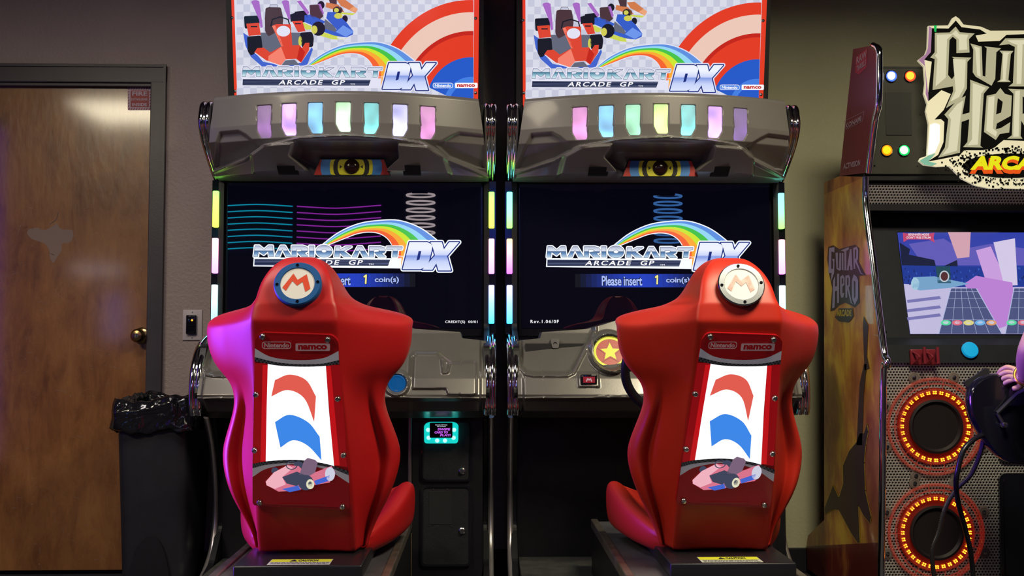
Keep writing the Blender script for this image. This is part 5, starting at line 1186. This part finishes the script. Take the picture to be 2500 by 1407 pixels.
b.tube(smooth_path([at(*p) for p in pth], 6), .0075, seg=10); tag(b.build('braided_cable', brd, None, True), 'thinner braided dark cable with red fleck crossing behind the smooth cable', 'cable')

def skinmesh(name, chains, m, parent, lv=2):
    """chains: list of lists of ((x,y,z), r); chains whose first point repeats an earlier point are joined there"""
    V, E, R = [], [], []; idx = {}
    for ch in chains:
        prev = None
        for p, r_ in ch:
            k_ = tuple(round(a, 4) for a in p)
            if k_ not in idx: idx[k_] = len(V); V.append(p); R.append(r_)
            i = idx[k_]
            if prev is not None and prev != i: E.append((prev, i))
            prev = i
    me = bpy.data.meshes.new(name); me.from_pydata(V, E, []); o = bpy.data.objects.new(name, me); COL.objects.link(o)
    md = o.modifiers.new('skin', 'SKIN'); md.use_smooth_shade = True
    if not me.skin_vertices: 
        bpy.context.view_layer.objects.active = o
    sk = me.skin_vertices[0].data
    for i, r_ in enumerate(R): sk[i].radius = r_ if isinstance(r_, tuple) else (r_, r_)
    sk[0].use_root = True
    s2 = o.modifiers.new('subdivision', 'SUBSURF'); s2.levels = s2.render_levels = lv
    bpy.context.view_layer.update()
    me2 = bpy.data.meshes.new_from_object(o.evaluated_get(bpy.context.evaluated_depsgraph_get())); bpy.data.objects.remove(o)
    me2.materials.clear(); me2.materials.append(m); me2.polygons.foreach_set('use_smooth', [True]*len(me2.polygons)); me2.name = name
    o2 = bpy.data.objects.new(name, me2); COL.objects.link(o2); o2.parent = parent; return o2
pe = empty('person', (2.02, -1.50, 0)); po = pe.location.copy(); tag(pe, 'person in dark clothes at the right edge, gold bracelet, hand on the guitar', 'person')
skin = mat('skin', (.52, .30, .24), .45); skin.node_tree.nodes['Principled BSDF'].inputs['Subsurface Weight'].default_value = .1
elb = at(2502, 856, -1.44)-po+Vector((.012, 0, 0)); wri = at(2503, 922, -1.22)-po; pal_ = at(2490, 914, -1.205)-po
sh = Vector((-.17, 0, 1.38))
t_ = lambda v_: tuple(v_)
chains = [[((0, 0, .92), (.15, .10)), ((0, 0, 1.10), (.13, .09)), ((0, 0, 1.30), (.15, .10)), ((0, .0, 1.42), (.08, .07)), ((0, .0, 1.50), .052), ((0, .01, 1.56), (.062, .075)), ((0, .02, 1.64), (.075, .09)), ((0, .01, 1.71), (.06, .075))],
          [((0, 0, 1.30), (.15, .10)), (t_(sh), .055), (t_(sh.lerp(elb, .5)), .045), (t_(elb), .036), (t_(elb.lerp(wri, .4)), .036), (t_(wri), (.022, .026)), (t_(pal_), (.020, .034))],
          [((0, 0, 1.30), (.15, .10)), ((.17, 0, 1.38), .055), ((.24, .08, 1.16), .042), ((.22, .25, 1.05), .034), ((.16, .36, 1.10), .024)],
          [((0, 0, .92), (.15, .10)), ((-.10, 0, .84), .085), ((-.11, 0, .48), .058), ((-.11, -.01, .10), .040), ((-.11, .06, .04), .038), ((-.11, .16, .03), .030)],
          [((0, 0, .92), (.15, .10)), ((.10, 0, .84), .085), ((.11, 0, .48), .058), ((.11, -.01, .10), .040), ((.11, .06, .04), .038), ((.11, .16, .03), .030)]]
# fingers: four of unequal length curling over the guitar's upper edge, thumb from the side of the palm
fing = []
for i, (dx, L_, dz) in enumerate(((-.004, .034, .018), (-.002, .038, .006), (.0, .036, -.006), (.004, .028, -.017))):
    base = pal_+Vector((-.018, .004, dz)); a1 = base+Vector((-.5*L_, .012, .006-.004*i)); a2 = a1+Vector((-.35*L_, .020, -.012)); a3 = a2+Vector((-.10*L_, .016, -.018))
    fing.append([(t_(pal_), (.020, .034)), (t_(base), .0095), (t_(a1), .0088), (t_(a2), .0080), (t_(a3), .0065)])
tb = pal_+Vector((.010, -.010, -.026)); fing.append([(t_(pal_), (.020, .034)), (t_(tb), .0115), (t_(tb+Vector((-.022, -.006, -.016))), .0100), (t_(tb+Vector((-.042, .002, -.022))), .0080)])
body_o = skinmesh('body', chains[:2]+fing+chains[2:], skin, pe)
cloth = textured('dark_shirt', (.012, .012, .018), (.02, .018, .026), 10, .3, 300, .85)
skinmesh('shirt', [[((0, 0, .88), (.175, .125)), ((0, 0, 1.10), (.155, .115)), ((0, 0, 1.30), (.175, .122)), ((0, 0, 1.41), (.10, .09))], [((0, 0, 1.30), (.175, .122)), (t_(sh), .070), (t_(sh.lerp(elb, .45)), .058)], [((0, 0, 1.30), (.175, .122)), ((.17, 0, 1.38), .070), ((.21, .04, 1.24), .058)]], cloth, pe)
skinmesh('trousers', [[((0, 0, .97), (.165, .12)), ((0, 0, .90), (.175, .125)), ((-.10, 0, .84), .105), ((-.11, 0, .48), .078), ((-.11, -.01, .09), .065)], [((0, 0, .90), (.175, .125)), ((.10, 0, .84), .105), ((.11, 0, .48), .078), ((.11, -.01, .09), .065)]], mat('denim', (.02, .025, .05), .8), pe)
skinmesh('hair', [[((0, -.03, 1.56), (.07, .05)), ((0, -.015, 1.66), (.088, .085)), ((0, 0, 1.73), (.07, .08))]], mat('dark_hair', (.02, .012, .008), .6), pe)
for s_ in (-1, 1): q = MB(); q.lathe([(.0, 0), (.012, .004), (.012, .012), (0, .016)], (s_*.03, .10, 1.645), (0, 1, 0), seg=12); q.build('eye', mat('eye_white', (.7, .7, .7), .2), pe, True)
q = MB(); q.lathe([(.014, 0), (.010, .016), (0, .024)], (0, .10, 1.61), (0, 1, 0), seg=12); q.build('nose', skin, pe, True)
b = MB(); ax = (wri-elb).normalized(); u = ax.orthogonal().normalized(); v_ = ax.cross(u); cb = wri.lerp(elb, .08)
b.tube([cb+(u*math.cos(a)*.033+v_*math.sin(a)*.033) for a in np.linspace(0, 2*PI, 33)[:-1]], .0045, seg=8, closed=True); b.build('bracelet', mat('gold', (.75, .48, .12), .2, 1), pe, True)
